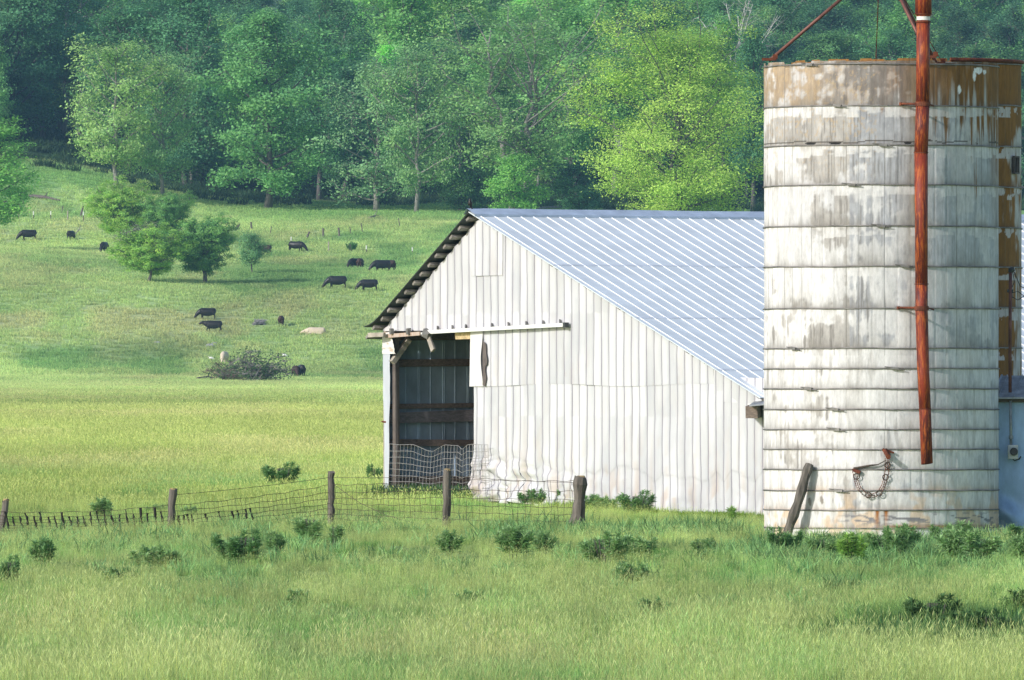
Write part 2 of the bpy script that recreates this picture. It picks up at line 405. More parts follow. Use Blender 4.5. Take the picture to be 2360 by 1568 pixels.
# gable siding: sheets of ribs; each sheet has its own small dents, the foot is crumpled
def s_of(u, v=900): return gp(u, v)[0]
S_OPEN0, S_OPEN1 = s_of(900), s_of(1090)
Z_HEAD = gp(1000, 766)[1]
RIB = 0.331
def siding(name, s0, s1, zlow, zhigh, off=0.0, wob=0.012, crumple=0.0, ragged=0.0, seed=1, label=None, res=0.09, warm=0.0, parent=None):
    ribs = np.arange(math.ceil((s0 + 0.02) / RIB) * RIB, s1 - 0.02, RIB)
    cols = [(s0, 0.0, 0)]
    for r in ribs:
        if r - cols[-1][0] > 0.18: cols.append(((r + cols[-1][0]) / 2, 0.0, 0))
        cols += [(r - 0.020, 0.0, 0), (r - 0.007, 0.016, 0), (r + 0.004, 0.018, 1), (r + 0.008, -0.004, 1), (r + 0.02, 0.0, 0)]
    cols.append((s1, 0.0, 0)); cols = [c for c in cols if s0 <= c[0] <= s1]
    ss = np.array([c[0] for c in cols]); hh = np.array([c[1] for c in cols]); seam = np.array([c[2] for c in cols], float)
    zl = np.array([zlow(s) for s in ss]); zh = np.array([zhigh(s) for s in ss])
    if ragged: zl = zl + (vnoise(ss / RIB, 0 * ss, seed + 5) - 0.5) * ragged
    nr = max(6, int((zh.max() - zl.min()) / res))
    t = np.linspace(0, 1, nr)[:, None]
    Z = zl[None, :] * (1 - t) + zh[None, :] * t
    S = np.repeat(ss[None, :], nr, 0); H = np.repeat(hh[None, :], nr, 0)
    strip = np.floor(S / RIB)
    dn = (fbm(strip * 3.7 + 0 * Z, Z / 0.9, seed, 3) - 0.5) * wob * 2 + (fbm(S / 1.2, Z / 0.8, seed + 9, 3) - 0.5) * wob * 2
    zb = Z - zl[None, :]
    fade = np.exp(-(np.maximum(0, zb) / 0.95) ** 3)
    cr = crumple * fade * np.clip(1.1 - (S - S_OPEN1) / 6.0, 0.06, 1.1)
    dn = dn + cr * (fbm(S / 0.5, Z / 0.30, seed + 21, 4) - 0.40) * 1.9
    if crumple: dn = dn + 0.010 * smooth01((zb - (0.95 + .08 * np.sin(S * 1.3))) / 0.03)
    lat = (fbm(strip * 5.1, Z / 0.6, seed + 31, 3) - 0.5) * (0.012 + cr * 0.35) + cr * 0.25 * np.sin(zb * 3.0 + 0.6)
    P = np.stack([BL.x + GV.x * (S + lat) + NV.x * (off + H + dn), BL.y + GV.y * (S + lat) + NV.y * (off + H + dn), Z], -1)
    # paint: per-strip tone, faint streaks, rust at the foot
    tone = 0.63 + 0.13 * (vnoise(strip, np.floor(Z / 2.4), seed + 3) - 0.5) + 0.20 * (fbm(S / 0.25, Z / 1.4, seed + 4, 4) - 0.5)
    col = tone[..., None] * np.array([0.965, 0.965, 1.0])
    bl = smooth01((fbm(S / 0.5, Z / 1.1, seed + 77, 4) - 0.57) / 0.12)[..., None] * 0.42
    col = col * (1 - bl) + np.array([0.50, 0.51, 0.55]) * bl
    ru = smooth01((fbm(S / 0.12, Z / 0.9, seed + 55, 4) - (0.62 - warm)) / 0.07) * np.exp(-np.maximum(0, zb - 0.4) / 0.9)
    ru = (np.clip(ru, 0, 1) * (0.42 if crumple else 0.12))[..., None]
    col = col * (1 - ru) + np.array([0.46, 0.29, 0.17]) * ru
    if crumple:
        ln = np.exp(-((zb - (0.96 + .08 * np.sin(S * 1.3))) / .02) ** 2)[..., None] * .15; col = col * (1 - ln)  # dark line under the crease: its shade painted into the colour
        gd = (smooth01((fbm(S / .4, Z / .25, 313, 4) - .5) / .12) * fade * .4)[..., None]; col = col * (1 - gd) + np.array([.42, .41, .42]) * gd  # grey shading of the crumpled dents, painted into the colour
    sm = (np.repeat(seam[None, :], nr, 0) * 0.72)[..., None]
    col = col * (1 - sm) + np.array([0.22, 0.21, 0.26]) * sm  # right rib faces darkened: their shaded side painted in
    me = np_mesh(name, P.reshape(-1, 3), grid_faces(nr, len(ss)), M_white, col.reshape(-1, 3))
    o = link(name, me, parent or barn)
    if label: o['label'] = label
    return o

S_COR = s_of(1742)
TOP = lambda s: (roof_z(s) - 0.125 - 0.05 * abs(math.sin(s * math.pi / RIB))) if s < S_COR else min(roof_z(S_COR) - .22, roof_z(min(s, S_RE)) - .16)
Z_MID = lambda s: gp(1088 + (s - s_of(1088)) * 45, 888 - 3 * math.sin(s))[1]
def foot(s):
    x = g3(s, 0); return gz(x.x, x.y) - 0.06 + 0.12 * smooth01((s - 14) / 3.4)
Z_SPLIT = lambda s: gp(1200, 753)[1] + 0.06 + 0.004 * s
S_0, S_1 = s_of(884), BW
siding('upper_siding', S_0, BW - 2.6, lambda s: Z_HEAD + 0.04 if s < S_OPEN1 + 0.02 else Z_MID(s), TOP, off=0.012, seed=3)
siding('siding_patch', s_of(1087, 560), s_of(1160, 560), lambda s: gp(1120, 636)[1], lambda s: TOP(s) - 0.02, off=0.034, seed=15, wob=0.018)
siding('corner_siding', BW - 2.6, S_1, lambda s: Z_MID(s) - 0.4, TOP, off=0.0, seed=7)
siding('lower_siding', S_OPEN1 + 0.03, S_1, foot, lambda s: Z_MID(s) + 0.18, off=-0.012, seed=11, crumple=0.40, ragged=0.28, res=0.05,
       label='crumpled lower siding bent along the grass', warm=0.04)
# loose sheet beside the doorway with a gap behind its torn edge
sa, sb, sc_ = s_of(1086, 830), s_of(1115, 830), s_of(1131, 830)
mb = MB()
rows = 14; zt, zb_ = gp(1100, 762)[1], gp(1100, 891)[1]
vs = []
for i in range(rows + 1):
    t = i / rows; z = zt + (zb_ - zt) * t
    bow = math.sin(t * math.pi) ** 0.8
    for k, s in enumerate(np.linspace(sa - 0.04 * t, sb, 5)):
        vs.append(g3(s + (0.02 * math.sin(9 * t) if k == 4 else 0), z, 0.03 + 0.05 * bow * (k / 4)))
mb.add(vs, [(i * 5 + k, i * 5 + k + 1, i * 5 + k + 6, i * 5 + k + 5) for i in range(rows) for k in range(4)])
fl = mb.build('loose_sheet', None, barn); fl['label'] = 'loose siding sheet sprung beside the doorway'
c = np.full((len(vs), 3), 0.70) * np.array([1, .985, .975]); a = fl.data.color_attributes.new('Col', 'FLOAT_COLOR', 'POINT')
a.data.foreach_set('color', np.hstack([c, np.ones((len(vs), 1))]).astype(np.float32).ravel()); fl.data.materials.append(M_white)
mb = MB(); vs = []
for i in range(13):
    t = i / 12; z = zt + (zb_ - zt) * (0.20 + 0.78 * t)
    w = 0.17 * math.sin(min(1, t * 1.5 + 0.12) * math.pi * 0.75) + 0.03 * math.sin(17 * t)
    vs += [g3(sb + 0.01, z, 0.045), g3(sb + 0.05 + max(0.04, w), z + 0.03 * math.sin(23 * t), 0.052)]
mb.add(vs, [(2 * i, 2 * i + 1, 2 * i + 3, 2 * i + 2) for i in range(12)])
mb.build('dark_gap_strip', M_rafter, barn)  # dark strip laid over the siding, standing in for the shaded gap

# roof slopes: ribbed sheets
def roof_slope(name, s_from, s_to, mat, length, ribs, over=0.32, n=24, flare=0.0):
    mb = MB()
    th = 0.018
    def pt(e, s, dz):
        z = roof_z(s) + dz + flare * max(0, (abs(s - S_AP) / abs(s_to - S_AP) - 0.86) / 0.14) ** 2 * 0.16
        p = BL + GV * s + EV * (e - over); return Vector((p.x, p.y, z))
    svals = np.linspace(s_from, s_to, n)
    es = np.linspace(0, length, 40)
    for sgn, dz in ((1, 0.0), (-1, -th)):
        vs = [pt(e, s, dz + 0.012 * (fbm(e / 1.5, s / 1.5, 8, 2) - 0.5)) for s in svals for e in es]
        fs = [(i * 40 + k, i * 40 + k + 1, (i + 1) * 40 + k + 1, (i + 1) * 40 + k) for i in range(n - 1) for k in range(39)]
        if (sgn < 0) == (s_to > s_from): fs = [tuple(reversed(f)) for f in fs]
        mb.add(vs, fs)
    edge = [pt(0, s, 0.003) for s in svals] + [pt(0, s, -th - 0.003) for s in svals]
    mb.add(edge, [(i, i + 1, n + i + 1, n + i) for i in range(n - 1)])
    o = mb.build(name, mat, barn)
    if ribs:
        mb = MB()
        for e in ribs:
            w = 0.009; h = 0.019
            for a, bq in zip(svals[:-1], svals[1:]):
                vs = []
                for s in (a, bq):
                    j = 0.008 * (vnoise(e * 9, s, 4) - .5)
                    vs += [pt(e - w * 1.6, s, 0.001), pt(e - w * 0.5 + j, s, h), pt(e + w * 0.5 + j, s, h), pt(e + w * 1.6, s, 0.001)]
                mb.add(vs, [(0, 1, 5, 4), (1, 2, 6, 5), (2, 3, 7, 6)])
            a = svals[-1]
            mb.add([pt(e - w * 1.6, a, 0.001), pt(e - w * .5, a, h), pt(e + w * .5, a, h), pt(e + w * 1.6, a, 0.001)], [(0, 1, 2, 3)])
        r = mb.build('roof_ribs', M_rib, o)
    return o
ribs = []; e = 0.13; k = 0
while e < BLEN: ribs.append(e); e += 0.342 if k % 2 else 0.378; k += 1
ro = roof_slope('roof', S_AP, S_RE, M_roof, BLEN + 0.3, ribs)
ro['label'] = 'blue-grey tin roof slope with pale ribs'
# lap lines between the roof courses
def roofpt(e, s, dz=0.0):
    p = BL + GV * s + EV * (e - 0.32); return Vector((p.x, p.y, roof_z(s) + dz))
M_lap = simple('shaded_lap_metal', (.62, .66, .73), .5, .1, var=.15, scale=3)  # darker than the roof sheets: shading at the laps put into colour
for t in (0.30, 0.585, 0.86):
    mb = MB(); s = S_AP + (S_RE - S_AP) * t
    for a, bq in zip(np.linspace(0.02, BLEN, 30)[:-1], np.linspace(0.02, BLEN, 30)[1:]):
        mb.add([roofpt(a, s - 0.1, 0.009), roofpt(bq, s - 0.1, 0.009), roofpt(bq, s, 0.015), roofpt(a, s, 0.015), roofpt(bq, s + 0.002, -0.0), roofpt(a, s + 0.002, -0.0)],
               [(0, 1, 2, 3), (3, 2, 4, 5)])
    mb.build('sheet_lap', M_lap, barn)
lf = roof_slope('roof', S_AP, S_LE, M_tin_dark, BLEN + 0.3, None, flare=1.0)
lf['label'] = 'steep left roof slope, dark underside showing'
# ridge cap
mb = MB()
es = np.linspace(-0.04, BLEN + 0.3, 50)
vs = []
for e in es:
    w = 0.02 * math.sin(e * 1.7) * 0.5
    vs += [roofpt(e, S_AP - 0.17, 0.03), roofpt(e, S_AP, 0.075 + w * 0.4), roofpt(e, S_AP + 0.12, 0.062 + w * .3), roofpt(e, S_AP + 0.36, 0.056), roofpt(e, S_AP + 0.362, 0.004)]
mb.add(vs, [(i * 5 + k, i * 5 + k + 1, i * 5 + k + 6, i * 5 + k + 5) for i in range(49) for k in range(4)])
mb.build('ridge_cap', simple('ridge_cap_metal', (0.42, 0.50, 0.62), 0.45, 0.15, var=0.18, scale=2.5), barn)
# roof patch (dent with a ring on the slope)
q = roofpt(4.9, gp(1590, 792, 0.3)[0] - 2.2, 0.03)

M_purl = simple('grey_purlin', (.25, .23, .21), .9, var=.4, scale=5)
# purlins under both slopes
purl = []
nL = 14
for i in range(nL):
    s = S_AP - 0.16 + (S_LE + 0.14 - S_AP) * i / (nL - 1); purl.append((s, 1))
nR = 17
for i in range(nR):
    s = S_AP + 0.5 + (S_RE - 0.35 - S_AP - 0.5) * i / (nR - 1); purl.append((s, 0))
for s, left in purl:
    ex = random.uniform(0.0, 0.06) + (0.04 if left else 0.15)
    dz = 0.018 + 0.055
    a = roofpt(ex, s, -dz - 0.006); b_ = roofpt(BLEN - 0.1, s, -dz - 0.006)
    sl_ = Vector((GV.x, GV.y, (roof_z(s + 0.01) - roof_z(s)) / 0.01 if s > S_AP else (roof_z(s) - roof_z(s - 0.01)) / 0.01)).normalized()
    up = EV.cross(sl_) * -1
    MB().beam(a, b_, 0.13 if left else 0.13, 0.065 if left else 0.085, up=up, jitter=0.006).build('purlin', M_purl if left else M_rafter, barn)
# last purlin stub / fascia at the left eave
MB().beam(gpx(851, 773, 0.30), gpx(886, 771, 0.20), 0.08, 0.10, jitter=0.01).build('eave_board', M_boardpale, barn)

# side walls and far gable (closed shell so the inside is dark)
def vwall(name, s, e0, e1, ztop, mat, ribside, t=0.02, ribs=True, parent=None):
    mb = MB()
    def P(e, z, o): p = BL + GV * (s + o) + EV * e; return Vector((p.x, p.y, z))
    n = 26
    for i in range(n - 1):
        a, bq = e0 + (e1 - e0) * i / (n - 1), e0 + (e1 - e0) * (i + 1) / (n - 1)
        za = gz(P(a, 0, 0).x, P(a, 0, 0).y) - .25; zb2 = gz(P(bq, 0, 0).x, P(bq, 0, 0).y) - .25
        mb.add([P(a, za, 0), P(bq, zb2, 0), P(bq, ztop, 0), P(a, ztop, 0)], [(0, 1, 2, 3)])
        mb.add([P(a, za, -t), P(bq, zb2, -t), P(bq, ztop, -t), P(a, ztop, -t)], [(3, 2, 1, 0)])
    if ribs:
        e = e0 + 0.2; k = 0
        while e < e1:
            for d in ((0, 0.045) if k % 2 == 0 else (0,)):
                z0 = gz(P(e, 0, 0).x, P(e, 0, 0).y) - .2
                vs = [P(e + d - .012, z0, 0), P(e + d, z0, 0.022 * ribside), P(e + d + .012, z0, 0), P(e + d - .012, ztop, 0), P(e + d, ztop, 0.022 * ribside), P(e + d + .012, ztop, 0)]
                mb.add(vs, [(0, 1, 4, 3), (1, 2, 5, 4)])
            e += 0.34; k += 1
    return mb.build(name, mat, parent or barn)
zLw = roof_z(0.05) - 0.16
vwall('side_wall', 0.04, 0.03, BLEN - 0.3, zLw, M_tin_in, 1)['label'] = 'left side wall, dark tin seen through the doorway'
vwall('side_wall', BW, 0.0, BLEN - 0.3, roof_z(BW) - 0.12, M_shed, 1)['label'] = 'right side wall behind the concrete silo'
mb = MB(); ee = BLEN - 0.3
f = lambda s, z: (BL + GV * s + EV * ee) + Vector((0, 0, z))
mb.add([f(0, -.6), f(BW, -.6), f(BW, roof_z(BW) - .12), f(S_AP, Z_AP - .12), f(0, zLw)], [(0, 1, 2, 3, 4)])
mb.build('end_wall', M_tin_in, barn)
mb = MB(); fp = [BL + EV * .3, BL + GV * (BW - .2) + EV * .3, BL + GV * (BW - .2) + EV * (ee - .2), BL + EV * (ee - .2)]
mb.add([Vector((p.x, p.y, max(gz(p.x, p.y), 0.2) + 0.0)) for p in fp], [(0, 1, 2, 3)]); mb.build('dirt_floor', M_earth, barn)

# boards nailed along the inside of the left wall, seen through the doorway
def wpx(u, v, off=0.06):
    """point on the inside face of the left side wall"""
    o = BL + GV * (0.04 + off); k = (u - UC)
    t = (k * o.y - F * o.x) / (F * EV.x - k * EV.y)
    y = o.y + t * EV.y; return Vector((o.x + t * EV.x, y, ZC + (VH - v) / F * y))
def wboard(v0a, v0b, v1a, v1b, mat, off=0.07, ua=896, ub=1100, t=0.04):
    a0, a1, b0, b1 = wpx(ua, v0a, off), wpx(ua, v1a, off), wpx(ub, v0b, off), wpx(ub, v1b, off)
    d = GV * t
    MB().add([a0, a1, b1, b0, a0 - d, a1 - d, b1 - d, b0 - d], [(0, 1, 2, 3), (7, 6, 5, 4), (0, 3, 7, 4), (1, 5, 6, 2), (0, 4, 5, 1), (3, 2, 6, 7)]).build('wall_board', mat, barn)
wboard(764, 764, 785, 784, M_board)
wboard(829, 827, 846, 844, M_board)
wboard(931, 929, 943, 939, M_board)
wboard(952, 944, 976, 971, simple('grey_plank', (0.20, 0.18, 0.19), .8, var=.35, scale=3, stretch=(3, 3, 10)), off=0.13)
wboard(1012, 1014, 1028, 1028, M_board)
wboard(1100, 1098, 1121, 1121, M_board)
MB().beam(wpx(903, 836, 0.3), wpx(941, 783, 0.3), 0.12, 0.16, up=GV).build('diagonal_brace', M_boardpale, barn)
# corner posts, jamb sheets, header, door track
MB().beam(g3(S_OPEN0 + 0.08, foot(0.3) - 0.1, -0.12), g3(S_OPEN0 + 0.04, Z_HEAD, -0.12), 0.12, 0.12, up=GV, jitter=0.01).build('corner_post', M_rafter, barn)
MB().beam(g3(S_OPEN1 + 0.12, foot(4) - 0.1, -0.15), g3(S_OPEN1 + 0.12, Z_HEAD, -0.15), 0.17, 0.17, up=GV, jitter=0.01).build('door_post', M_board, barn)
def jamb(name, v0, v1, mat, col, off, seed, uR=(902, 898)):
    nz_, ns = 24, 6; vs = []; cs = []
    for i in range(nz_ + 1):
        t = i / nz_; v = v0 + (v1 - v0) * t
        sL = s_of(884 + 5 * smooth01((v - 800) / 300) - 1.0, v) ; sR = s_of(uR[0] + (uR[1] - uR[0]) * t + 2.2 * (vnoise(t * 9, 0, seed) - .5), v)
        z = gp(890, v)[1]
        for k in range(ns + 1):
            q_ = k / ns
            vs.append(g3(sL + (sR - sL) * q_, z, off + 0.03 * (fbm(t * 10, q_ * 2, seed, 3) - .5)))
            c_ = col * (0.9 + 0.2 * fbm(t * 8, q_ * 4, seed + 4, 3))
            if seed == 2:
                r_ = smooth01((fbm(t * 7, q_ * 3 + t, 91, 4) - .56) / .05) * .7; c_ = c_ * (1 - r_) + np.array([.45, .3, .18]) * r_
            cs.append(c_)
    w = ns + 1
    o = link(name, np_mesh(name, np.array([tuple(p) for p in vs]), grid_faces(nz_ + 1, w), mat, np.array(cs)), barn); return o
jamb('corner_trim', 766, 816, M_white, np.array([.70, .69, .68]), 0.03, 2, (904, 912))['label'] = 'peeling white corner trim above the doorway edge'
jamb('corner_trim', 813, 1140, M_white, np.array([.50, .53, .58]), 0.02, 5, (901, 896))['label'] = 'bare grey corner sheet'
# wraps round the corner so it has depth
MB().beam(g3(S_0 + 0.03, foot(0) - .1, -0.06), g3(S_0 + 0.03, Z_HEAD + .1, -0.06), 0.12, 0.1, up=GV).build('corner_stud', M_boardpale, barn)
MB().beam(gpx(888, 774, .03), gpx(1088, 762, .03), 0.06, 0.05).build('header_trim', M_wtop, barn)
tr_a, tr_b = gpx(985, 766, .12), gpx(1303, 749, .12)
tr = MB().beam(tr_a, tr_b, 0.10, 0.085).build('door_track', M_wtop, barn); tr['label'] = 'white sliding door track running past the doorway'
MB().beam(gpx(1301, 749.5, .12), gpx(1306, 749.2, .12), 0.11, 0.115).build('track_end', M_darkglass, tr)
for u in (1008, 1042, 1073, 1133, 1171, 1212, 1251, 1290):
    v = 766 + (749 - 766) * (u - 985) / 318.0
    MB().beam(gpx(u, v - 12, .05), gpx(u, v - 4, .12), 0.05, 0.02, up=GV).beam(gpx(u, v - 13, .04), gpx(u, v + 0, .04), 0.05, 0.02, up=NV).build('track_hanger', M_hoop, tr)
# rusted remains of the track on the left
mb = MB().beam(gpx(889, 775, .08), gpx(968, 769, .08), 0.04, 0.09)
mb.build('rusted_track', simple('rusty_white', (0.62, 0.60, 0.57), .7, var=.12, scale=7, col2=(.42, .22, .12), stretch=(6, 6, .6)), barn)
for u in (902, 941):
    MB().beam(gpx(u, 757, .13), gpx(u, 771, .13), 0.09, 0.09, up=NV, jitter=.01).build('track_hanger', M_hoop, barn)
mb = MB().beam(gpx(984, 770, .15), gpx(999, 808, .18), 0.12, 0.05, up=NV, jitter=0.015)
mb.build('hanging_slat', M_boardpale, barn)
MB().beam(gpx(978, 765, .16), gpx(990, 776, .16), 0.18, 0.12, up=NV, jitter=0.02).build('bent_bracket', M_hoop, barn)
mb = MB(); mb.beam(gpx(1051, 774, -.02), gpx(1088, 772, -.02), 0.06, 0.17, jitter=.015); mb.build('header_board', M_boardgold, barn)
# beam end with a small tin hood at the right eave
bb = MB().beam(gpx(1731, 950, .55), gpx(1746, 945, -.1), 0.26, 0.28, jitter=0.01).build('beam_end', M_board, barn)
mb = MB()
h0, h1, h2, h3 = gpx(1726, 934, .75), gpx(1772, 930, .62), gpx(1775, 921, 0.0), gpx(1736, 926, 0.0)
mb.add([h0, h1, h2, h3] + [p - Vector((0, 0, .03)) for p in (h0, h1, h2, h3)], [(0, 1, 2, 3), (7, 6, 5, 4), (0, 4, 5, 1), (1, 5, 6, 2), (3, 7, 4, 0), (2, 6, 7, 3)])
mb.build('tin_hood', M_shedroof, bb)
# foundation stones under the right corner
for (u, v, sz) in ((1756, 1212, .22), (1768, 1216, .2), (1744, 1226, .18)):
    mb = MB(); p = gpx(u, v, .02); mb.box(p, (sz, sz, sz * .7), Matrix.Rotation(0.4 + u, 3, 'Z')); mb.build('foundation_stone', M_rock, barn)
# small hook on the left edge
MB().tube([gpx(880, 972, .02), gpx(889, 973, .02)], .02).build('hook', M_rustdark, barn)

# woven wire hung across the doorway
def wire_sheet(name, top, bot, ends, nh, nv, rad, mat, label, cat, parent=None, seed=1, off=0.16):
    r = random.Random(seed); mb = MB()
    (u0, u1) = ends; nu = 46
    def pt(i, j):   # i along, j down
        a = i / nu; t = j / nh
        u = u0 + (u1 - u0) * a; v0 = np.interp(u, [p[0] for p in top], [p[1] for p in top])
        v1 = np.interp(u, [p[0] for p in bot], [p[1] for p in bot])
        v = v0 + (v1 - v0) * t ** 0.95 + 1.2 * math.sin(a * 21 + j) * (1 - t)
        u2 = u + 7 * math.sin(a * 3.4 + .4) * (1 - t) ** 1.5
        return gpx(u2, v, off + 0.05 * math.sin(a * 9 + j * .6))
    for j in range(nh + 1): mb.tube([pt(i, j) for i in range(nu + 1)], rad, 4, False)
    for i in range(nv + 1):
        ii = i * nu / nv; mb.tube([pt(ii, j) for j in range(nh + 1)], rad * .8, 4, False)
    o = mb.build(name, mat, parent); tag(o, label, cat); return o
wire_sheet('wire_netting', [(898, 1023), (945, 1026), (975, 1037), (990, 1040), (1018, 1027), (1052, 1026), (1063, 1036), (1075, 1026), (1130, 1024)],
           [(895, 1150), (1130, 1152)], (895, 1128), 9, 30, 0.006, M_wirepale, 'sagging pale woven wire hung across the barn doorway', 'wire netting')['label'] = 'sagging pale woven wire netting hung across the barn doorway'

# blackbird on the ridge
bird = thing('bird', 'small black bird perched on the left tip of the barn ridge', 'bird')
bp_ = roofpt(0.05, S_AP, 0.075)
mb = MB()
mb.tube([bp_ + Vector(q) for q in ((.02, 0, .02), (.02, 0, .05), (.0, 0, .10), (-.005, 0, .15), (-.0, 0, .19), (-.01, 0, .215), (-.012, 0, .235))],
        [.015, .035, .05, .05, .028, .03, .01], 8)
mb.tube([bp_ + Vector(q) for q in ((.02, 0, .06), (.04, 0, -.0), (.05, 0, -.05))], [.02, .018, .012], 5)
bo = mb.build('body', M_black, bird, True)
MB().tube([bp_ + Vector((-.03, -.01, .215)), bp_ + Vector((-.065, -.015, .212))], [.01, .002], 5).build('beak', M_darkglass, bo)
mb = MB()
for dx in (-.012, .018): mb.tube([bp_ + Vector((dx, 0, .045)), bp_ + Vector((dx, -.01, -.0))], .004, 4)
mb.build('legs', M_darkglass, bird)

# ------------------------------------------------------------------ silos
SD = 225.0
SCX = (2030 - UC) / F * SD; SR = 270.0 / F * SD
def sv(v, D=SD - SR): return ZC + (VH - v) / F * D
HOOPS = [147.5, 243.5, 334.5, 426, 521, 614, 710.5, 803, 849.5, 896, 944, 990, 1036, 1083, 1131, 1176, 1218]
NST = 57

def silo_wall(name, cx, cy, R, ztop, zbot, hoops, painter, parent, seed):
    nth, res = 760, 0.021
    th = np.linspace(0, 2 * math.pi, nth + 1)
    nz_ = int((ztop - zbot) / res)
    zz = np.linspace(zbot, ztop, nz_)
    T, Z = np.meshgrid(th, zz)
    stave = np.floor(T / (2 * math.pi) * NST)
    fr = T / (2 * math.pi) * NST - stave
    rim = 0.10 * (vnoise(stave, 0 * stave, seed) - 0.75)
    Zr = np.where(Z > ztop - 0.3, Z + np.minimum(0, rim + 0.02) * smooth01((Z - (ztop - 0.3)) / 0.3), Z)
    crs = np.searchsorted(np.array(sorted(hoops)), Z)
    R2 = R + 0.014 * (vnoise(stave * 1.3, crs * 2.7, seed + 1) - 0.5) + 0.010 * (fbm(T * 6, Z * 2, seed + 2, 3) - .5)
    jt = np.minimum(fr, 1 - fr) * (2 * math.pi * R / NST)
    R2 = R2 - 0.004 * np.exp(-(jt / 0.012) ** 2)
    hz = np.array(sorted(hoops)); dh = np.min(np.abs(Z[..., None] - hz[None, None, :]), -1) if False else None
    near = np.full(Z.shape, 9.0); above = np.full(Z.shape, 9.0); below = np.full(Z.shape, 9.0)
    for h in hz:
        near = np.minimum(near, np.abs(Z - h)); d = Z - h
        above = np.where(d >= 0, np.minimum(above, d), above); below = np.where(d < 0, np.minimum(below, -d), below)
    X = cx + np.sin(T) * R2; Y = cy - np.cos(T) * R2
    P = np.stack([X, Y, Zr], -1)
    Tc = np.where(T > math.pi, T - 2 * math.pi, T)
    col = painter(Tc, Z, stave, crs, jt, above, below, seed)
    o = link(name, np_mesh(name, P.reshape(-1, 3), grid_faces(nz_, nth + 1), M_stave, col.reshape(-1, 3), True), parent)
    # inner skin and rim
    mb = MB(); n = 96
    vs = []
    for k in range(n):
        a = 2 * math.pi * k / n
        for r_, z_ in ((R - .005, ztop - .12), (R - .075, ztop - .10), (R - .075, zbot)):
            vs.append((cx + math.sin(a) * r_, cy - math.cos(a) * r_, z_))
    mb.add(vs, [(3 * k + j, 3 * ((k + 1) % n) + j, 3 * ((k + 1) % n) + j + 1, 3 * k + j + 1) for k in range(n) for j in range(2)])
    mb.build('inner_wall', simple(name + '_inside', (.32, .26, .18), .9), o)
    return o

WHT = np.array([0.73, 0.715, 0.71]); GRY = np.array([0.235, 0.228, 0.225]); OCH = np.array([0.25, 0.118, 0.026]); TAN_ = np.array([0.46, 0.36, 0.25]); DRK = np.array([0.09, 0.08, 0.065]); ORA = np.array([0.48, 0.19, 0.05])
def mixc(c, t, w): w = np.clip(w, 0, 1)[..., None]; return c * (1 - w) + t * w

